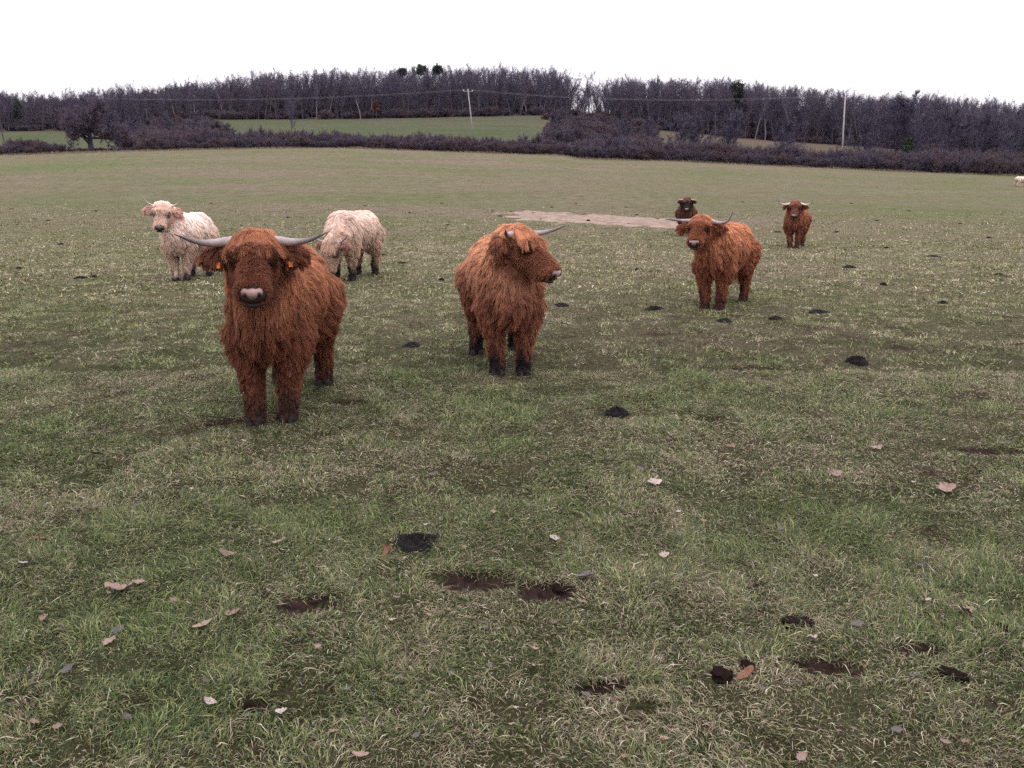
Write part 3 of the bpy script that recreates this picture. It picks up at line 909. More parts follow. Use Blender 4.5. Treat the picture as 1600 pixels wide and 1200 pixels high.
# ------------------------------------------------------------------ bare winter trees and shrubs
M_bark = mat_simple('bark', (0.070, 0.060, 0.084), 0.9, 0.3, 3.0)
M_bark_pale = mat_simple('bark_pale', (0.17, 0.145, 0.155), 0.9, 0.3, 3.0)
M_twig = mat_simple('twigs', (0.077, 0.065, 0.100), 0.9, 0.35, 0.5)
M_twig_brown = mat_simple('twigs_brown', (0.088, 0.067, 0.090), 0.9, 0.35, 0.6)
M_shrub = mat_simple('shrub_twigs', (0.081, 0.065, 0.087), 0.9, 0.4, 0.8)
M_shrub_brown = mat_simple('shrub_twigs_brown', (0.094, 0.067, 0.076), 0.9, 0.4, 0.8)
M_twig_grey = mat_simple('twigs_grey', (0.070, 0.064, 0.088), 0.9, 0.4, 0.5)
M_rust = mat_simple('rust_leaves', (0.085, 0.045, 0.036), 0.9, 0.4, 2.0)
M_ever = mat_simple('evergreen_needles', (0.022, 0.030, 0.024), 0.8, 0.4, 1.5)
M_ivy = mat_simple('ivy_leaves', (0.030, 0.045, 0.022), 0.7, 0.4, 1.5)

class Wood:
    """collects limbs (tubes) and twigs (slivers)"""
    def __init__(s, seed):
        s.r = random.Random(seed); s.seg = []; s.twig = []
    def rv(s): return Vector((s.r.gauss(0, 1), s.r.gauss(0, 1), s.r.gauss(0, 1)))
    def limb(s, p, d, L, rad, lvl, sp):
        n = sp['n'][lvl]; last = lvl == len(sp['n']) - 1
        for i in range(n):
            d = (d + s.rv() * sp['wander'][lvl] + Vector((0, 0, sp['trop'][lvl]))).normalized()
            q = p + d * (L / n)
            r1 = rad * (1 - 0.8 / n) if not last else rad * 0.6
            s.seg.append((p, q, rad, r1, lvl))
            fr = (i + 1) / n
            if fr > sp['start'][lvl]:
                for _ in range(sp['kids'][lvl]):
                    if last:
                        td = (d + s.rv() * 0.65 + Vector((0, 0, 0.15))).normalized()
                        s.twig.append((p.lerp(q, s.r.random()), td, sp['twig'] * s.r.uniform(0.5, 1.3)))
                    else:
                        a = s.rv(); a = (a - d * a.dot(d)).normalized()
                        an = sp['angle'][lvl] * s.r.uniform(0.7, 1.25)
                        cd = (d * math.cos(an) + a * math.sin(an)).normalized()
                        if lvl == 0: cd = Vector((cd.x, cd.y, max(cd.z, sp.get('minz', -0.2)))).normalized()
                        s.limb(p.lerp(q, s.r.random()), cd, L * sp['ratio'][lvl] * s.r.uniform(0.6, 1.2) * (sp.get('cone', 1.25) - sp.get('conek', 0.7) * fr if lvl == 0 else 1.1 - 0.4 * fr), rad * sp['thin'][lvl], lvl + 1, sp)
            p, rad = q, r1
        s.twig.append((p, d, sp['twig']))
    def mesh(s, name, zmin=0.0, tw=0.03, sides=(6, 4, 3, 3)):
        segs = [g for g in s.seg]
        V, F, n0 = [], [], 0
        for (p, q, r0, r1, lvl) in segs:
            k = sides[min(lvl, 3)]
            d = (q - p).normalized(); a = d.orthogonal().normalized(); b = d.cross(a)
            for (c, r_) in ((p, r0), (q + d * r1 * 0.3, r1)):
                for j in range(k):
                    an = 2 * math.pi * j / k; V.append((c + (a * math.cos(an) + b * math.sin(an)) * r_)[:])
            F += [(n0 + j, n0 + (j + 1) % k, n0 + k + (j + 1) % k, n0 + k + j) for j in range(k)]
            n0 += 2 * k
        limbs = np_mesh(name, np.array(V), np.array(F))
        V, F, n0 = [], [], 0
        for (p, d, L) in s.twig:
            for fk in range(3):
                dd = (d + s.rv() * (0.0 if fk == 0 else 0.45)).normalized()
                a = dd.cross(s.rv()).normalized() * tw * 0.5
                V += [(p - a)[:], (p + a)[:], (p + dd * L * (1.0 if fk == 0 else 0.75))[:]]; F.append((n0, n0 + 1, n0 + 2)); n0 += 3
        tws = np_mesh(name + '_twigs', np.array(V), np.array(F))
        return limbs, tws

SP_WOOD = dict(n=(9, 4, 3), wander=(0.09, 0.14, 0.22), trop=(0.08, 0.18, 0.15), start=(0.30, 0.2, 0.0), kids=(2, 2, 3), angle=(0.75, 0.7, 0.65), ratio=(0.30, 0.55), thin=(0.36, 0.42), twig=0.9, minz=0.2, cone=0.85, conek=-0.15)
SP_OAK = dict(n=(4, 6, 5, 4), wander=(0.08, 0.16, 0.22, 0.25), trop=(0.1, 0.02, 0.05, 0.06), start=(0.30, 0.2, 0.1, 0.0), kids=(4, 2, 2, 3), angle=(1.2, 0.75, 0.7, 0.6), ratio=(1.15, 0.52, 0.5), thin=(0.45, 0.5, 0.5), twig=0.55, minz=0.02)
SP_SHRUB = dict(n=(4, 3), wander=(0.18, 0.25), trop=(0.02, 0.05), start=(0.1, 0.0), kids=(4, 4), angle=(0.7, 0.7), ratio=(0.5,), thin=(0.5,), twig=0.5)

def join_meshes(name, a, b, ma, mb):
    n = len(a.vertices); va = np.empty(n * 3, np.float32); a.vertices.foreach_get('co', va)
    m = len(b.vertices); vb = np.empty(m * 3, np.float32); b.vertices.foreach_get('co', vb)
    fa = np.empty(len(a.loops), np.int32); a.loops.foreach_get('vertex_index', fa)
    fb = np.empty(len(b.loops), np.int32); b.loops.foreach_get('vertex_index', fb)
    me = np_mesh(name, np.concatenate([va, vb]).reshape(-1, 3), [fa.reshape(-1, 4), fb.reshape(-1, 3) + n])
    me.materials.append(ma); me.materials.append(mb)
    mi = np.zeros(len(me.polygons), np.int32); mi[len(a.polygons):] = 1
    me.polygons.foreach_set('material_index', mi)
    return me

def norm_h(*mes):
    """scale meshes so that the tallest point is 1 m above 0"""
    top = 0
    for me in mes:
        v = np.empty(len(me.vertices) * 3, np.float32); me.vertices.foreach_get('co', v); top = max(top, v.reshape(-1, 3)[:, 2].max())
    for me in mes:
        me.transform(Matrix.Scale(1.0 / top, 4))

wood_kinds = []
for k in range(9):
    w = Wood(100 + k)
    sp_ = dict(SP_WOOD)
    if k % 3 == 1: sp_['angle'] = (0.45, 0.5, 0.6); sp_['start'] = (0.42, 0.2, 0.0)
    if k % 3 == 2: sp_['angle'] = (0.8, 0.7, 0.6); sp_['start'] = (0.22, 0.2, 0.0); sp_['ratio'] = (0.42, 0.42)
    w.limb(Vector((0, 0, -0.3)), Vector((w.r.gauss(0, .05), w.r.gauss(0, .05), 1)).normalized(), 13.0, 0.19, 0, sp_)
    a, b = w.mesh('bare_tree', tw=0.030); norm_h(a, b)
    wood_kinds.append((a, b, join_meshes('bare_tree', a, b, M_bark_pale if k == 4 else M_bark, (M_twig_brown, M_twig, M_twig_grey)[k % 3])))
SP_SPREAD = dict(n=(6, 5, 4, 3), wander=(0.08, 0.14, 0.2, 0.2), trop=(0.08, 0.12, 0.1, 0.1), start=(0.16, 0.15, 0.1, 0.0), kids=(3, 1, 1, 3), angle=(0.85, 0.7, 0.65, 0.6), ratio=(0.62, 0.5, 0.5), thin=(0.42, 0.5, 0.5), twig=0.6, minz=0.15)
spread_kinds = []
for k in range(4):
    w = Wood(200 + k)
    w.limb(Vector((0, 0, -0.2)), Vector((w.r.gauss(0, .06), w.r.gauss(0, .06), 1)).normalized(), 7.0, 0.16, 0, SP_SPREAD)
    a, b = w.mesh('bare_tree', tw=0.032); norm_h(a, b); a.materials.append(M_bark); b.materials.append(M_twig)
    spread_kinds.append((a, b))
shrub_kinds = []
for k in range(6):
    w = Wood(300 + k)
    for q in range(22):
        an = w.r.uniform(0, 6.283); rr = w.r.uniform(0, 0.9)
        w.limb(Vector((math.cos(an) * rr, math.sin(an) * rr, -0.1)), Vector((math.cos(an) * rr * 0.7 + w.r.gauss(0, .2), math.sin(an) * rr * 0.7 + w.r.gauss(0, .2), 1)).normalized(), w.r.uniform(1.3, 2.3), 0.03, 0, SP_SHRUB)
    a, b = w.mesh('shrub', tw=0.028, sides=(3, 3, 3, 3)); norm_h(a, b)
    shrub_kinds.append(join_meshes('shrub', a, b, M_bark, M_shrub if k % 2 else M_shrub_brown))

rnd = random.Random(77)
TOP_U = [-300, 0, 10, 40, 70, 110, 170, 200, 240, 300, 340, 400, 500, 640, 680, 850, 885, 897, 920, 940, 1000, 1050, 1140, 1200, 1290, 1340, 1390, 1435, 1460, 1500, 1550, 1600, 1900]
TOP_V = [150, 146, 138, 142, 150, 143, 138, 130, 136, 128, 124, 112, 108, 106, 103, 103, 110, 122, 122, 118, 117, 122, 121, 130, 137, 145, 147, 142, 148, 150, 156, 160, 172]

def plant(name, me, p, h, wfac, label, cat, group, mat=None):
    o = bpy.data.objects.new(name, me); C.objects.link(o)
    o.location = p; o.scale = (h * wfac, h * wfac, h); o.rotation_euler = (0, 0, rnd.uniform(0, 6.283))
    return tag(o, label, cat, group)

def tree_h(u, y, p, jit=4.5):
    zt = float(z_of_row(y, np.interp(u, TOP_U, TOP_V) + rnd.gauss(0, jit)))
    return max(5.0, zt - p.z)

# trees one can make out along the front and the skyline of the wood: individuals
fill_pts, fill_sc = [], []
count = 0
for rank, (dy, du, fac) in enumerate(((1.5, 15, 0.86), (7, 13, 0.95), (13, 8, 1.0), (20, 7, 1.0), (28, 7, 1.0), (38, 7, 1.0), (52, 7, 1.0))):
    u = -60 + rnd.uniform(0, 10)
    while u < 1665:
        gap = 893 < u < 947
        if not (gap and (rank > 4 or rnd.random() < 0.3)):
            y = YW + dy + rnd.uniform(-2, 2)
            p = on(u, y); h = tree_h(u, y, p) * fac * rnd.uniform(0.93, 1.02) * (0.88 if gap else 1)
            if (rank in (0, 1)) and count < 285:
                k = rnd.randrange(len(wood_kinds))
                plant('bare_tree', wood_kinds[k][2], p, h, rnd.uniform(0.85, 1.15), 'leafless grey brown tree in the wood along the ridge', 'tree', 'bare trees along the front of the wood')
                count += 1
            else:
                fill_pts.append(p[:]); fill_sc.append((h * rnd.uniform(.9, 1.15),) * 2 + (h,))
        u += du * rnd.uniform(0.6, 1.4)

def scatter(name, label, cat, pts, scs, kinds, seed):
    """many copies that read as one mass"""
    col = bpy.data.collections.new(name + '_kinds')
    for k, me in enumerate(kinds):
        col.objects.link(bpy.data.objects.new(name + '_kind', me))
    me = bpy.data.meshes.new(name); me.from_pydata(pts, [], [])
    a = me.attributes.new('sc', 'FLOAT_VECTOR', 'POINT'); a.data.foreach_set('vector', np.array(scs, np.float32).ravel())
    o = new_obj(name, me)
    g = bpy.data.node_groups.new(name + '_scatter', 'GeometryNodeTree')
    g.interface.new_socket('Geometry', in_out='INPUT', socket_type='NodeSocketGeometry')
    g.interface.new_socket('Geometry', in_out='OUTPUT', socket_type='NodeSocketGeometry')
    gi, go = g.nodes.new('NodeGroupInput'), g.nodes.new('NodeGroupOutput')
    iop = g.nodes.new('GeometryNodeInstanceOnPoints'); ci = g.nodes.new('GeometryNodeCollectionInfo')
    ci.inputs['Collection'].default_value = col; ci.inputs['Separate Children'].default_value = True; ci.inputs['Reset Children'].default_value = True
    na = g.nodes.new('GeometryNodeInputNamedAttribute'); na.data_type = 'FLOAT_VECTOR'; na.inputs['Name'].default_value = 'sc'
    rv = g.nodes.new('FunctionNodeRandomValue'); rv.data_type = 'FLOAT_VECTOR'
    rv.inputs[0].default_value = (0, 0, 0); rv.inputs[1].default_value = (0.06, 0.06, 6.283); rv.inputs['Seed'].default_value = seed
    iop.inputs['Pick Instance'].default_value = True
    ln = g.links.new
    ln(gi.outputs[0], iop.inputs['Points']); ln(ci.outputs[0], iop.inputs['Instance']); ln(rv.outputs[0], iop.inputs['Rotation'])
    ln(na.outputs[0], iop.inputs['Scale'])
    ri = g.nodes.new('FunctionNodeRandomValue'); ri.data_type = 'INT'; ri.inputs[4].default_value = 0; ri.inputs[5].default_value = len(kinds) - 1; ri.inputs['Seed'].default_value = seed + 1
    ln(ri.outputs[2], iop.inputs['Instance Index']); ln(iop.outputs[0], go.inputs[0])
    md = o.modifiers.new('scatter', 'NODES'); md.node_group = g
    return tag(o, label, cat, kind='stuff')

scatter('woodland', 'deep mass of bare trees behind the front rows of the wood', 'wood', fill_pts, fill_sc, [q[2] for q in wood_kinds], 3)

# scrub at the foot of the wood
pts, scs = [], []
for q in range(1100):
    u = rnd.uniform(-60, 1660); y = YW + rnd.uniform(-3, 48)
    if 893 < u < 947 and rnd.random() < 0.5: continue
    p = on(u, y); h = rnd.uniform(1.4, 3.0) + 0.06 * (y - YW); pts.append(p[:]); scs.append((h * rnd.uniform(0.9, 1.6),) * 2 + (h,))
# wood coming down behind the lone oak and at the right edge
scatter('undergrowth', 'tangle of bare scrub at the foot of the wood', 'undergrowth', pts, scs, shrub_kinds, 9)

# nearer trees that stand out
def stand(u, v_top, y, kind, wf, label, group=None, name='bare_tree', spread=True):
    p = on(u, y); h = float(z_of_row(y, v_top)) - p.z
    a, b = spread_kinds[kind % 4] if spread else wood_kinds[kind][:2]
    r_ = bpy.data.objects.new(name, None); C.objects.link(r_)
    r_.location = p; r_.scale = (h * wf, h * wf, h); r_.rotation_euler = (0, 0, rnd.uniform(0, 6.28))
    tr = bpy.data.objects.new('trunk', a); C.objects.link(tr); tr.parent = r_
    cr = bpy.data.objects.new('crown', b); C.objects.link(cr); cr.parent = r_
    tag(r_, label, 'tree', group)
    return r_
for a, b, _ in wood_kinds:
    a.materials.append(M_bark); b.materials.append(M_twig)

stand(920, 106, 247, 0, 1.3, 'tall slender bare tree standing alone in the gap of the wood against the sky', spread=False)
stand(455, 135, 160, 4, 0.9, 'pale thin bare tree rising from the hedge in front of the far meadow', spread=False)
stand(865, 176, 200, 2, 1.2, 'rounded low bare tree at the right end of the far meadow')
stand(8, 112, 200, 1, 0.9, 'tall bare tree at the left picture edge above the wood', spread=False)
for (u, vt, y, k, wf, lab) in ((1060, 170, 152, 2, 1.3, 'small bare hedgerow tree left of a matching pair, behind the far brown cows'),
                               (1098, 166, 154, 5, 1.2, 'small spreading bare hedgerow tree in the middle of three'),
                               (1136, 168, 153, 8, 1.1, 'grey bare hedgerow tree below the dark round evergreen'),
                               (1232, 178, 160, 2, 1.1, 'low bare tree halfway between the evergreen and the wooden pole'),
                               (1345, 172, 158, 5, 1.2, 'bare tree just right of the wooden pole'),
                               (1432, 136, 165, 0, 1.1, 'tall bare tree with a narrow crown reaching above the wood on the right'),
                               (1398, 160, 168, 8, 1.1, 'leaning bare tree left of the tall narrow one on the right'),
                               (1478, 160, 160, 2, 1.2, 'bare tree right of the tall narrow crowned one'),
                               (1530, 162, 155, 5, 1.2, 'spreading bare tree near the right picture edge'),
                               (1585, 168, 150, 8, 1.2, 'bare tree at the right picture edge above the hedge'),
                               (215, 178, 190, 2, 1.4, 'broad bare tree just right of the lone oak'),
                               (262, 172, 185, 5, 1.3, 'bare tree above the start of the long hedge'),
                               (305, 178, 196, 8, 1.2, 'bare tree at the left end of the far meadow'),
                               (180, 172, 205, 8, 1.3, 'bare tree close behind the lone oak'),
                               (975, 176, 190, 5, 1.3, 'low bare tree right of the gap in the wood'),
                               (1015, 180, 185, 2, 1.2, 'low bare tree between the gap and the hedgerow trees')):
    stand(u, vt, y, k, wf * 0.9, lab, 'trees standing in front of the wood')

# the lone oak
w = Wood(501)
w.limb(Vector((0, 0, -0.2)), Vector((0.02, 0, 1)), 3.6, 0.42, 0, SP_OAK)
a, b = w.mesh('oak', tw=0.05)
p = on(143, 147); h = float(z_of_row(147, 152)) - p.z
norm_h(a, b)
v = np.empty(len(b.vertices) * 3, np.float32); b.vertices.foreach_get('co', v); v = v.reshape(-1, 3)
wd = np.percentile(np.abs(v[:, :2]).max(1), 97) * 2
r_ = bpy.data.objects.new('oak_tree', None); C.objects.link(r_); r_.location = p
sx = (92 * 147 / FPX) / wd
r_.scale = (sx, sx, h)
a.materials.append(M_bark); b.materials.append(M_twig_brown)
new_obj('trunk', a, r_); new_obj('crown', b, r_)
tag(r_, 'lone bare oak with wide round crown and short trunk at the field edge', 'tree')

# evergreens on the skyline
def evergreen(u, v_top, v_bot, y, wpx, label, mat, seed, rounded=False):
    rg = np.random.default_rng(seed)
    p = on(u, y); z1 = float(z_of_row(y, v_top)) - p.z; z0 = float(z_of_row(y, v_bot)) - p.z
    rw = wpx * y / FPX / 2
    n = 2600
    c = rg.normal(0, 1, (14, 3)); c = c / np.linalg.norm(c, axis=1)[:, None] * rg.uniform(0.25, 0.75, 14)[:, None]
    k = rg.integers(0, 14, n); q = c[k] + rg.normal(0, 0.17, (n, 3))
    if rounded: q = rg.normal(0, 1, (n, 3)); q = q / np.linalg.norm(q, axis=1)[:, None] * rg.uniform(0.3, 1, n)[:, None] ** 0.5 * (1 + 0.12 * rg.normal(0, 1, n))[:, None]
    ctr = q * np.array([rw, rw, (z1 - z0) / 2]) + np.array([0, 0, (z0 + z1) / 2])
    d1 = rg.normal(0, 0.22, (n, 3)); d2 = rg.normal(0, 0.22, (n, 3))
    me = np_mesh('crown', np.concatenate([ctr, ctr + d1, ctr + d2]), np.stack([np.arange(n), np.arange(n) + n, np.arange(n) + 2 * n], 1))
    r_ = bpy.data.objects.new('evergreen_tree', None); C.objects.link(r_); r_.location = p
    new_obj('crown', me, r_, mat)
    sweep('trunk', [(0, 0, -0.3), (0.1, 0, z1 * 0.4), (0, 0.05, z1 * 0.85)], [0.22, 0.17, 0.06], 6, M_bark, r_)
    tag(r_, label, 'tree', 'evergreens in the wood')
evergreen(632, 104, 122, 266, 16, 'dark pine top on the skyline, leftmost of the three pines', M_ever, 1)
evergreen(661, 101, 120, 266, 20, 'dark flat pine top on the skyline, middle of the three pines', M_ever, 2)
evergreen(686, 100, 120, 264, 16, 'dark pine top on the skyline, rightmost of the three pines', M_ever, 3)
evergreen(1147, 124, 162, 254, 22, 'dark round evergreen tree rising above the bare wood', M_ever, 4, True)
evergreen(1500, 192, 235, 165, 26, 'ivy clad dark green tree in the wood on the right', M_ivy, 5)
evergreen(1420, 212, 250, 156, 16, 'narrow ivy covered trunk at the end of the pale strip', M_ivy, 6)
evergreen(1592, 205, 240, 160, 22, 'ivy covered tree by the right picture edge', M_ivy, 7)
evergreen(36, 152, 192, 248, 14, 'dark narrow evergreen in the wood at the left', M_ever, 8)
evergreen(590, 157, 172, 244, 14, 'small tree keeping rust brown leaves at the edge of the wood', M_rust, 9)

# hedge along the far edge of the field: every bush its own object
HT_U = [-80, 0, 60, 95, 100, 208, 212, 225, 250, 300, 400, 480, 560, 650, 740, 860, 900, 960, 1000, 1060, 1150, 1300, 1400, 1500, 1600, 1700]
HT_V = [224, 219, 214, 222, 232, 232, 228, 214, 192, 200, 197, 200, 205, 207, 208, 214, 218, 214, 216, 214, 220, 228, 228, 224, 222, 224]
hedge_fill = []
for rank, (dy, du) in enumerate(((1.0, 11.5), (4.0, 12.5), (8.0, 11), (6.0, 12))):
    u = -30.0 + rank * 3
    while u < 1640:
        if not (97 < u < 210):
            y = YE + dy + rnd.uniform(-0.8, 0.8)
            p = on(u, y); h = float(z_of_row(y, np.interp(u, HT_U, HT_V) + rnd.gauss(0, 7.0))) - p.z
            h = min(max(h, 1.0), 5.0) * 0.9 * (rnd.uniform(0.55, 0.85) if rank == 0 else rnd.uniform(0.8, 1.05))
            if rank > 1:
                hedge_fill.append((p[:], (h * rnd.uniform(.8, 1.2),) * 2 + (h,))); u += du * rnd.uniform(0.7, 1.3); continue
            o = plant('hedge_shrub', shrub_kinds[rnd.randrange(6)], p, h, rnd.uniform(0.9, 1.3) * (1.0 if h < 3 else 0.8),
                  'short clump of the hedge left of the lone oak' if u < 97 else 'bare tangled bush in the long hedge along the far field edge', 'shrub',
                  'bushes left of the oak' if u < 97 else 'bushes of the long field hedge')
        u += du * rnd.uniform(0.7, 1.3)
# low scrub on the bank behind the hedge, right half, and brush around the oak
pts, scs = [q[0] for q in hedge_fill], [q[1] for q in hedge_fill]
for q in range(420):
    u = rnd.uniform(850, 1660); y = rnd.uniform(YE + 11, YE + (88 if u < 1010 or u > 1440 else 26))
    p = on(u, y); h = rnd.uniform(0.8, 2.2) * (1.6 if u > 1400 else 1); pts.append(p[:]); scs.append((h * rnd.uniform(1, 1.6),) * 2 + (h,))
for q in range(70):
    u = rnd.uniform(850, 1020); y = rnd.uniform(YE + 28, YE + 98)
    p = on(u, y); h = rnd.uniform(1.8, 3.6); pts.append(p[:]); scs.append((h * rnd.uniform(1, 1.5),) * 2 + (h,))
for q in range(60):
    u = rnd.uniform(200, 340); y = rnd.uniform(155, 215)
    p = on(u, y); h = rnd.uniform(2, 4); pts.append(p[:]); scs.append((h * rnd.uniform(1, 1.4),) * 2 + (h,))
for q in range(40):
    u = rnd.uniform(60, 240); y = rnd.uniform(YE + 2, YE + 9)
    p = on(u, y); h = rnd.uniform(0.4, 0.9); pts.append(p[:]); scs.append((h * rnd.uniform(1.2, 2),) * 2 + (h,))
scatter('bank_scrub', 'low bare scrub and brambles on the bank behind the hedge', 'scrub', pts, scs, shrub_kinds, 21)

# fringe of tall dead grass at the foot of the hedge
rg = np.random.default_rng(5)
n = 16000
uu = rg.uniform(-60, 1660, n); yv = YE - 1.2 + rg.normal(0, 0.9, n)
xv = (uu - 800) / FPX * yv * 0.965
zv = ground_z(xv, yv)
hh = rg.uniform(0.12, 0.42, n) * (0.4 + noise2(xv, yv, 3.0, 5))
aa = rg.uniform(0, 6.28, n); wv = 0.03
base = np.stack([xv, yv, zv - 0.02], 1); sd = np.stack([np.cos(aa) * wv, np.sin(aa) * wv, 0 * aa], 1)
tip = base + np.stack([rg.normal(0, 0.12, n), rg.normal(0, 0.12, n), hh], 1)
me = np_mesh('dead_grass', np.concatenate([base - sd, base + sd, tip]), np.stack([np.arange(n), np.arange(n) + n, np.arange(n) + 2 * n], 1))
add_color(me, 'tint', np.tile(np.array([0.20, 0.16, 0.11]) * rg.uniform(0.6, 1.3, n)[:, None], (3, 1)))
tag(new_obj('dead_grass', me, mat=M_grass), 'fringe of tall dead grass along the foot of the hedge', 'grass', kind='stuff')

# ------------------------------------------------------------------ power line
M_pole = mat_simple('weathered_pole', (0.27, 0.25, 0.25), 0.85, 0.2, 1.5)
M_iron = mat_simple('crossarm_iron', (0.24, 0.23, 0.24), 0.6, 0.2, 3)
M_glass = mat_simple('insulator_glaze', (0.55, 0.55, 0.56), 0.3, 0.1, 3)
def pole(u_b, v_b, u_t, v_t, y, yaw, label):
    p = on(u_b, y); zt = float(z_of_row(y, v_t)); h = zt - p.z
    tx = (u_t - u_b) / FPX * y
    r_ = bpy.data.objects.new('power_pole', None); C.objects.link(r_); r_.location = p; tag(r_, label, 'power pole', 'poles of the power line')
    top = Vector((tx, 0, h))
    sweep('shaft', [(0, 0, -0.5), tuple(top * 0.5), tuple(top)], [0.15, 0.13, 0.10], 8, M_pole, r_)
    arm = Vector((math.cos(R(yaw)), math.sin(R(yaw)), 0.0))
    ca = sweep('crossarm', [tuple(top - arm * 1.0 - Vector((0, 0, 0.25))), tuple(top - Vector((0, 0, 0.25)) + Vector((0, 0.14, 0))), tuple(top + arm * 1.0 - Vector((0, 0, 0.25)))], [0.07, 0.07, 0.07], 4, M_iron, r_)
    ends = []
    for s in (-0.95, 0.0, 0.95):
        c = top + arm * s + Vector((0, 0, -0.18 if s else 0.0))
        sweep('insulator', [tuple(c), tuple(c + Vector((0, 0, 0.08))), tuple(c + Vector((0, 0, 0.18))), tuple(c + Vector((0, 0, 0.24)))], [0.05, 0.10, 0.09, 0.04], 8, M_glass, r_)
        ends.append(p + c + Vector((0, 0, 0.24)))
    return ends
e1 = pole(740, 222, 732.5, 141, 182, 20, 'pale leaning pole with a crossarm in front of the far meadow')
e2 = pole(1317, 250, 1314, 150, 148, 35, 'plain grey pole standing in the hedge on the right')
e0 = [q + Vector((-95, 30, 1.5)) for q in e1]
e3 = [q + Vector((70, -30, -2.5)) for q in e2]
for i in range(3):
    for a, b, sag, lab in ((e0, e1, 1.2, 'thin overhead wire running left from the leaning pole'), (e1, e2, 1.3, 'thin overhead wire slung between the two poles'), (e2, e3, 0.8, 'thin overhead wire running right from the plain pole')):
        pl = []
        for t in np.linspace(0, 1, 14):
            q = a[i].lerp(b[i], float(t)); q.z -= sag * 4 * t * (1 - t); pl.append(tuple(q))
        o = sweep('overhead_wire', pl, [0.007] * 14, 4, M_pole, None)
        tag(o, lab, 'wire', lab.replace('thin overhead wire', 'wires'))
# ------------------------------------------------------------------ bare earth, dung, leaves
M_soil = mat_simple('wet_soil', (0.023, 0.014, 0.012), 0.95, 0.5, 25, 0.012, 60, spec=0.04)
M_sand = mat_simple('sandy_soil', (0.195, 0.140, 0.108), 0.95, 0.45, 2.2, 0.03, 6)
M_dung = mat_simple('dung', (0.020, 0.016, 0.017), 0.6, 0.6, 6, 0.25, 7, spec=0.12)

def patch_grid(cx, cy, rx, ry, nx, ny):
    x, y = np.meshgrid(np.linspace(-1, 1, nx), np.linspace(-1, 1, ny))
    i, j = np.meshgrid(np.arange(nx - 1), np.arange(ny - 1)); k = (j * nx + i).ravel()
    return cx + x.ravel() * rx, cy + y.ravel() * ry, np.stack([k, k + 1, k + nx + 1, k + nx], 1)

for q, (cx, cy, rx, ry, tl) in enumerate(scr):
    x, y, f = patch_grid(cx, cy, rx * 1.35, ry * 1.35 + abs(tl) * rx, 44, 26)
    m = bare_mask(x, y)
    z = ground_z(x, y, False) - 0.012 - 0.022 * m + 0.060 * m * (fbm(x, y, 0.07, 71 + q, 4) - 0.42)
    me = np_mesh('mud_scrape', np.stack([x, y, z], 1), f, True)
    tag(new_obj('mud_scrape', me, mat=M_soil), 'dark wet hoof scrape where the turf is torn open', kind='structure')

# sandy patch
x, y, f = patch_grid((spx.min() + spx.max()) / 2, (spy.min() + spy.max()) / 2, (spx.max() - spx.min()) / 2 + 1.2, (spy.max() - spy.min()) / 2 + 1.6, 110, 90)
m = sand_mask(x, y).astype(float)
z = ground_z(x, y) - 0.05 + 0.075 * m + 0.08 * (fbm(x, y, 0.45, 93, 3) - 0.5)
me = np_mesh('bare_earth', np.stack([x, y, z], 1), f, True)
tag(new_obj('bare_earth', me, mat=M_sand), 'pale sandy earth worn bare half way up the field', kind='structure')

def dung_mesh(seed, lob=True):
    rg = np.random.default_rng(seed)
    nr, na = 9, 26
    V = [(0, 0, 0.9)]; F3 = []; F4 = []
    ph = rg.uniform(0, 6.28, 4)
    for i in range(1, nr + 1):
        r = i / nr
        for j in range(na):
            a = 2 * math.pi * j / na
            lobe = 1 + 0.14 * math.sin(2 * a + ph[0]) + 0.10 * math.sin(3 * a + ph[1]) + 0.06 * math.sin(7 * a + ph[2])
            ring = 0.22 * math.sin(r * 17 + 1.3 * math.sin(3 * a + ph[3]))           # folded rings
            hgt = (1 - r ** 3.0) * (0.85 + ring + 0.14 * rg.normal())
            if i == nr: hgt = -0.35
            V.append((r * lobe * math.cos(a), r * lobe * math.sin(a), hgt))
    for j in range(na): F3.append((0, 1 + j, 1 + (j + 1) % na))
    for i in range(nr - 1):
        for j in range(na):
            a = 1 + i * na + j; b = 1 + i * na + (j + 1) % na; F4.append((a, a + na, b + na, b))
    return np_mesh('dung_pat', np.array(V), [np.array(F3), np.array(F4)], True)
dung_kinds = [dung_mesh(40 + k) for k in range(5)]
for m_ in dung_kinds: m_.materials.append(M_dung)
def dung(u, v, wpx, k, label, thick=0.035, name='dung_pat', mesh=None, tilt=0.0, ar=None):
    p = at(u, v); r = wpx * px_size(p) / 2
    o = bpy.data.objects.new(name, mesh or dung_kinds[k % 5]); C.objects.link(o)
    dep = r * (ar or rnd.uniform(0.8, 1.1))
    o.location = (p.x, p.y, p.z + 0.008); o.scale = (r, dep, thick * 0.6); o.rotation_euler = (0, 0, tilt)
    return tag(o, label, 'dung', 'cow pats scattered over the pasture')

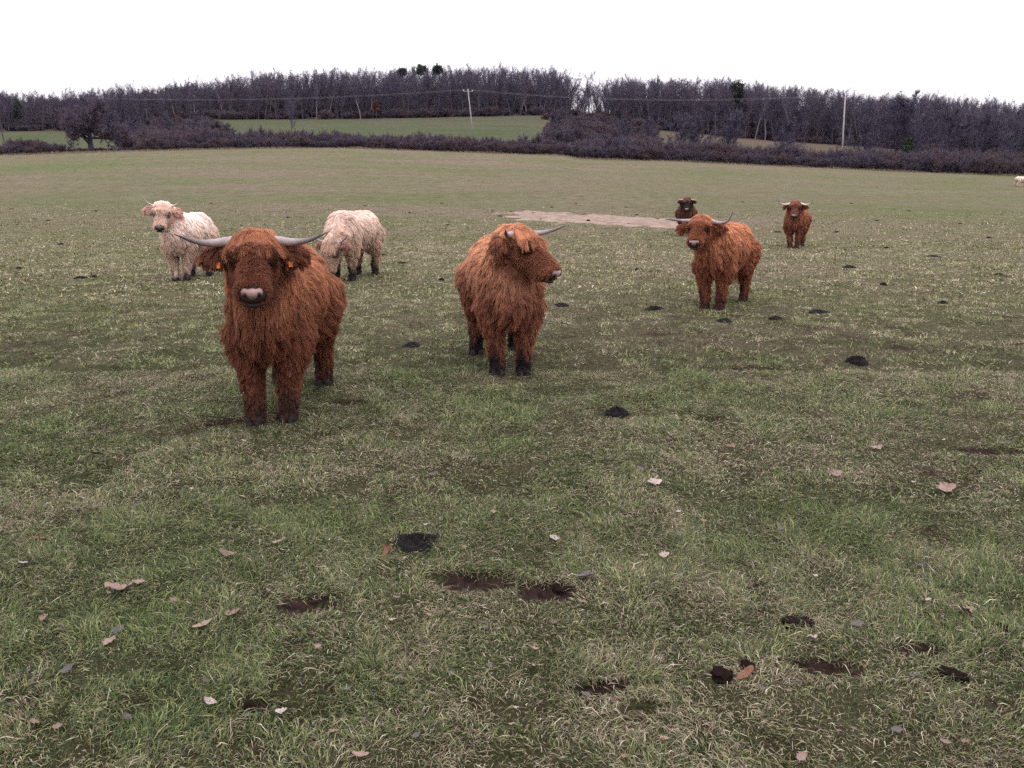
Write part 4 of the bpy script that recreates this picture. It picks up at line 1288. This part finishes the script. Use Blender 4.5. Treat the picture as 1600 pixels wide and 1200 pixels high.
dung(650, 851, 84, 0, 'black cracked cow pat with a pale leaf on it, largest in the foreground', 0.05, tilt=-0.45, ar=0.75)
dung(963, 648, 42, 1, 'round black cow pat alone in the grass below the middle cow', 0.07)
dung(643, 541, 33, 2, 'dark cow pat in the grass between the two big brown cows', 0.05)
dung(877, 478, 26, 3, 'dark flat cow pat just right of the middle cow', 0.05)
dung(1022, 484, 30, 4, 'dark cow pat left of the orange brown cow', 0.06)
dung(1132, 503, 26, 0, 'dark cow pat directly below the hooves of the orange brown cow', 0.05)
dung(1212, 498, 22, 1, 'small dark cow pat right of the orange brown cow', 0.04)
dung(1278, 488, 34, 2, 'long flat cow pat right of the orange brown cow', 0.04, ar=0.7)
dung(1339, 567, 34, 3, 'lumpy black cow pat in open grass on the right', 0.09)
dung(1326, 418, 18, 4, 'dark cow pat below the distant upcurved horned cow', 0.06)
dung(1458, 401, 18, 0, 'dark cow pat far to the right in the field', 0.05)
dung(1473, 474, 15, 1, 'small dark cow pat by the right side of the field', 0.05)
dung(597, 399, 15, 2, 'dark cow pat just right of the grazing cream cow', 0.05)
dung(628, 411, 17, 3, 'dark cow pat right of the grazing cow, lower of two', 0.04)
dung(126, 435, 17, 4, 'dark cow pat at the left, larger of a pair', 0.05)
dung(146, 433, 11, 0, 'dark cow pat at the left, smaller of a pair', 0.05)
dung(1180, 401, 13, 1, 'dark cow pat behind the rump of the orange brown cow', 0.05)
dung(998, 421, 22, 2, 'flat dark cow pat between the middle cow and the orange brown cow', 0.03)
dung(1215, 363, 12, 3, 'small dark cow pat left of the distant upcurved horned cow', 0.05)
dung(1307, 363, 9, 4, 'tiny dark cow pat right of the distant upcurved horned cow', 0.05)
dung(919, 346, 8, 2, 'dark cow pat lying on the pale sandy patch', 0.12)
dung(982, 351, 7, 1, 'small dark clod at the lower edge of the sandy patch', 0.08)
for (u, v, wp) in ((18, 327, 7), (540, 331, 7), (570, 322, 6), (770, 330, 7), (781, 338, 8), (800, 331, 9), (833, 333, 6), (862, 324, 6), (845, 343, 6), (978, 324, 6), (995, 336, 7),
                   (1028, 343, 6), (900, 319, 5), (690, 318, 6), (640, 333, 6), (450, 340, 7), (150, 330, 6), (75, 345, 7), (330, 318, 5), (1370, 345, 7), (1420, 330, 6), (1330, 318, 5), (1500, 350, 7), (1545, 372, 9),
                   (1385, 388, 9), (1160, 316, 5), (700, 352, 8), (95, 382, 10), (30, 420, 11), (1560, 430, 12), (1380, 445, 11), (690, 438, 10)):
    dung(u, v, wp, int(u), 'small dark cow pat speckling the upper part of the field', 0.05)['group'] = 'distant specks of dung up the field'

# earth clods kicked up near the camera
def clod_mesh(seed):
    rg = np.random.default_rng(seed); v = ICO3[0].copy()
    v = v * (1 + 1.1 * (fbm(v[:, 0] * 1.0 + v[:, 2], v[:, 1] + 2 * v[:, 2], 0.7, seed, 3) - 0.5)[:, None] + 0.10 * rg.normal(0, 1, (len(v), 1)))
    v[:, 2] = np.maximum(v[:, 2], -0.35)
    return np_mesh('earth_clod', v, ICO3[1], False)
clod_kinds = [clod_mesh(80 + k) for k in range(3)]
for m_ in clod_kinds: m_.materials.append(M_soil)
for (u, v, wp, lab) in ((1248, 979, 46, 'large dark clod of turned earth in the grass at lower right'), (1129, 1059, 34, 'dark earth clod beside a curled orange brown leaf'),
                        (1487, 1058, 34, 'dark earth clod at lower right near the edge'), (1562, 984, 20, 'narrow upright earth clod near the right edge'),
                        (1168, 1046, 22, 'small earth clod above the curled orange brown leaf'), (390, 1115, 24, 'small dark earth clod at lower left'),
                        (880, 925, 34, 'crumbled earth clod at the end of the long scrape')):
    o = dung(u, v, wp, 0, lab, 0.030, 'earth_clod', clod_kinds[u % 3], rnd.uniform(0, 3))
    o['category'] = 'clod'; o['group'] = 'clods of torn up earth'

# fallen oak leaves
def leaf_mesh(seed, curl, lobes=True):
    rg = np.random.default_rng(seed); n = 9
    L, Rr, Mi = [], [], []
    for i in range(n):
        t = i / (n - 1)
        w = math.sin(math.pi * (t * 0.9 + 0.06)) * 0.30 * (1.0 + (0.19 * (1 if i % 2 else -1) if lobes else 0.0)) * rg.uniform(0.85, 1.15)
        z = curl * (t - 0.5) ** 2 * 1.6 + rg.normal(0, 0.015)
        L.append((t - 0.5 - 0.03 * (i % 2), w, z + curl * 0.55 * rg.uniform(0.3, 1.2) * w)); Rr.append((t - 0.5 - 0.03 * (i % 2), -w * rg.uniform(0.8, 1.1), z + curl * 0.9 * rg.uniform(0.2, 1.3) * w)); Mi.append((t - 0.5, 0, z - 0.02))
    V = L + Mi + Rr; F = []
    for i in range(n - 1):
        F.append((i, i + 1, n + i + 1, n + i)); F.append((n + i, n + i + 1, 2 * n + i + 1, 2 * n + i))
    V += [(-0.72, 0.01, 0.03), (-0.72, -0.01, 0.03)]
    k = 3 * n; F.append((n, n, k, k + 1)) if False else None
    me = np_mesh('leaf', np.array(V), [np.array(F), np.array([[n, k, k + 1]])], False)
    return me
leaf_mats = [mat_simple('dry_leaf_' + nm, c, 0.7, 0.3, 6.0) for nm, c in (('pinkish', (0.19, 0.130, 0.105)), ('tan', (0.14, 0.095, 0.070)), ('grey', (0.075, 0.062, 0.060)), ('rust', (0.14, 0.062, 0.036)), ('pale', (0.28, 0.225, 0.200)))]
leaf_kinds = {}
def leaf(u, v, wp, col, label, upright=False, group='fallen leaves in the grass'):
    key = (int(u + v) % 6, col)
    if key not in leaf_kinds:
        me = leaf_mesh(600 + key[0] * 7 + col, (0.25, 0.45, 0.7, 0.35, 0.6, 0.15)[key[0]]); me.materials.append(leaf_mats[col]); leaf_kinds[key] = me
    p = at(u, v); s = wp * px_size(p) * 0.82
    o = bpy.data.objects.new('fallen_leaf', leaf_kinds[key]); C.objects.link(o)
    o.location = (p.x, p.y, p.z + 0.022); o.scale = (s, s, s)
    o.rotation_euler = (rnd.gauss(0.12, 0.22), rnd.gauss(0, 0.22), rnd.uniform(-0.6, 0.6) + (3.14 if rnd.random() < 0.5 else 0))
    if u == 668: o.location.z += 0.045
    if upright: o.rotation_euler = (R(60), R(-70), 0.4); o.location.z += 0.02
    return tag(o, label, 'leaf', group)
for a in ((186, 928, 46, 0, 'big pinkish lobed leaf lying flat at left'), (172, 1010, 34, 0, 'pinkish leaf with a grey one just above it at lower left'), (183, 992, 26, 2, 'greyish leaf just above a pinkish one at lower left'),
          (318, 984, 36, 0, 'broad pinkish leaf left of the red brown curled one'), (366, 967, 36, 1, 'curled red brown leaf with a notched edge, left of centre'), (329, 1107, 24, 4, 'pale upright lobed leaf near the lower left'),
          (442, 1121, 27, 4, 'pale narrow leaf low in the picture left of centre'), (37, 886, 20, 4, 'pale leaf beside dry straw at the left edge'), (64, 848, 26, 3, 'rusty leaf near the left edge above the straw'),
          (835, 1050, 34, 0, 'lower leaf of two pinkish ones near bottom centre'), (833, 1022, 22, 0, 'upper leaf of two pinkish ones near bottom centre'), (866, 847, 21, 4, 'pale leaf alone right of the big cow pat'),
          (913, 905, 28, 2, 'purplish grey leaf above the end of the long scrape'), (606, 868, 24, 3, 'rust coloured leaf standing upright left of the big cow pat'), (668, 842, 17, 4, 'pale leaf lying on the big black cow pat'),
          (1306, 748, 24, 0, 'pinkish leaf in the grass right of centre'), (1476, 769, 34, 0, 'large mauve pink leaf near the right edge'), (1270, 1006, 18, 4, 'small pale leaf under the large earth clod'),
          (1506, 962, 32, 0, 'pinkish curled leaf at lower right'), (1165, 1061, 36, 3, 'curled orange brown leaf beside an earth clod'), (1023, 759, 32, 4, 'pair of pale leaf halves right of centre'),
          (1140, 702, 22, 3, 'flat rusty leaf in the mid ground right of centre'), (563, 1189, 30, 0, 'pinkish leaf cut by the bottom edge'), (909, 948, 22, 1, 'tan leaf with a grey stalk below the long scrape'),
          (1037, 875, 20, 4, 'pale leaf right one of a pair right of centre'), (1003, 875, 24, 0, 'pinkish leaf left one of a pair right of centre')):
    leaf(*a, upright=(a[0] == 606))
small = ((433, 855, 22, 0), (355, 873, 30, 1), (217, 916, 22, 0), (273, 945, 18, 1), (71, 975, 20, 1), (210, 975, 12, 1), (108, 1053, 22, 2), (56, 1139, 18, 1), (522, 1152, 20, 1), (48, 1057, 12, 2), (338, 758, 14, 0),
         (705, 1061, 16, 2), (614, 977, 16, 4), (543, 1087, 18, 2), (571, 1135, 20, 2), (770, 806, 12, 0), (870, 806, 12, 0), (1000, 737, 16, 2), (766, 1050, 14, 2), (916, 1094, 16, 2), (1415, 966, 20, 1), (1502, 994, 16, 4),
         (1565, 1011, 18, 1), (1368, 706, 26, 0), (1489, 806, 12, 1), (1192, 745, 10, 3), (1222, 788, 14, 1), (1305, 701, 14, 4), (1571, 697, 18, 2), (1220, 832, 14, 2), (1272, 907, 12, 4), (1250, 1194, 24, 0), (1339, 983, 24, 2),
         (1426, 1066, 18, 2), (620, 942, 14, 1), (290, 655, 18, 1), (150, 714, 22, 2), (675, 746, 14, 2), (1530, 742, 16, 2), (1100, 820, 12, 1), (420, 930, 14, 1), (235, 1020, 12, 2), (980, 990, 14, 2), (690, 965, 14, 1),
         (1060, 805, 10, 4), (1440, 890, 16, 2), (1330, 812, 12, 1), (520, 800, 14, 1), (120, 800, 12, 2), (880, 1150, 20, 2), (1110, 1140, 18, 1), (1400, 1150, 20, 2), (200, 1130, 18, 2), (650, 1160, 18, 2), (760, 990, 12, 2))
for a in small:
    leaf(*a, 'small dry crumpled leaf half sunk in the grass', group='small crumpled leaves strewn in the grass')
rg2 = np.random.default_rng(12)
for q in range(55):
    v = 620 + 580 * rg2.uniform(0, 1) ** 1.0; u = rg2.uniform(0, 1600)
    leaf(u, v, (6 + 10 * (v - 600) / 600) * rg2.uniform(0.7, 1.2), int(rg2.choice([0, 1, 2, 2, 1, 4])), 'small dry crumpled leaf half sunk in the grass', group='small crumpled leaves strewn in the grass')
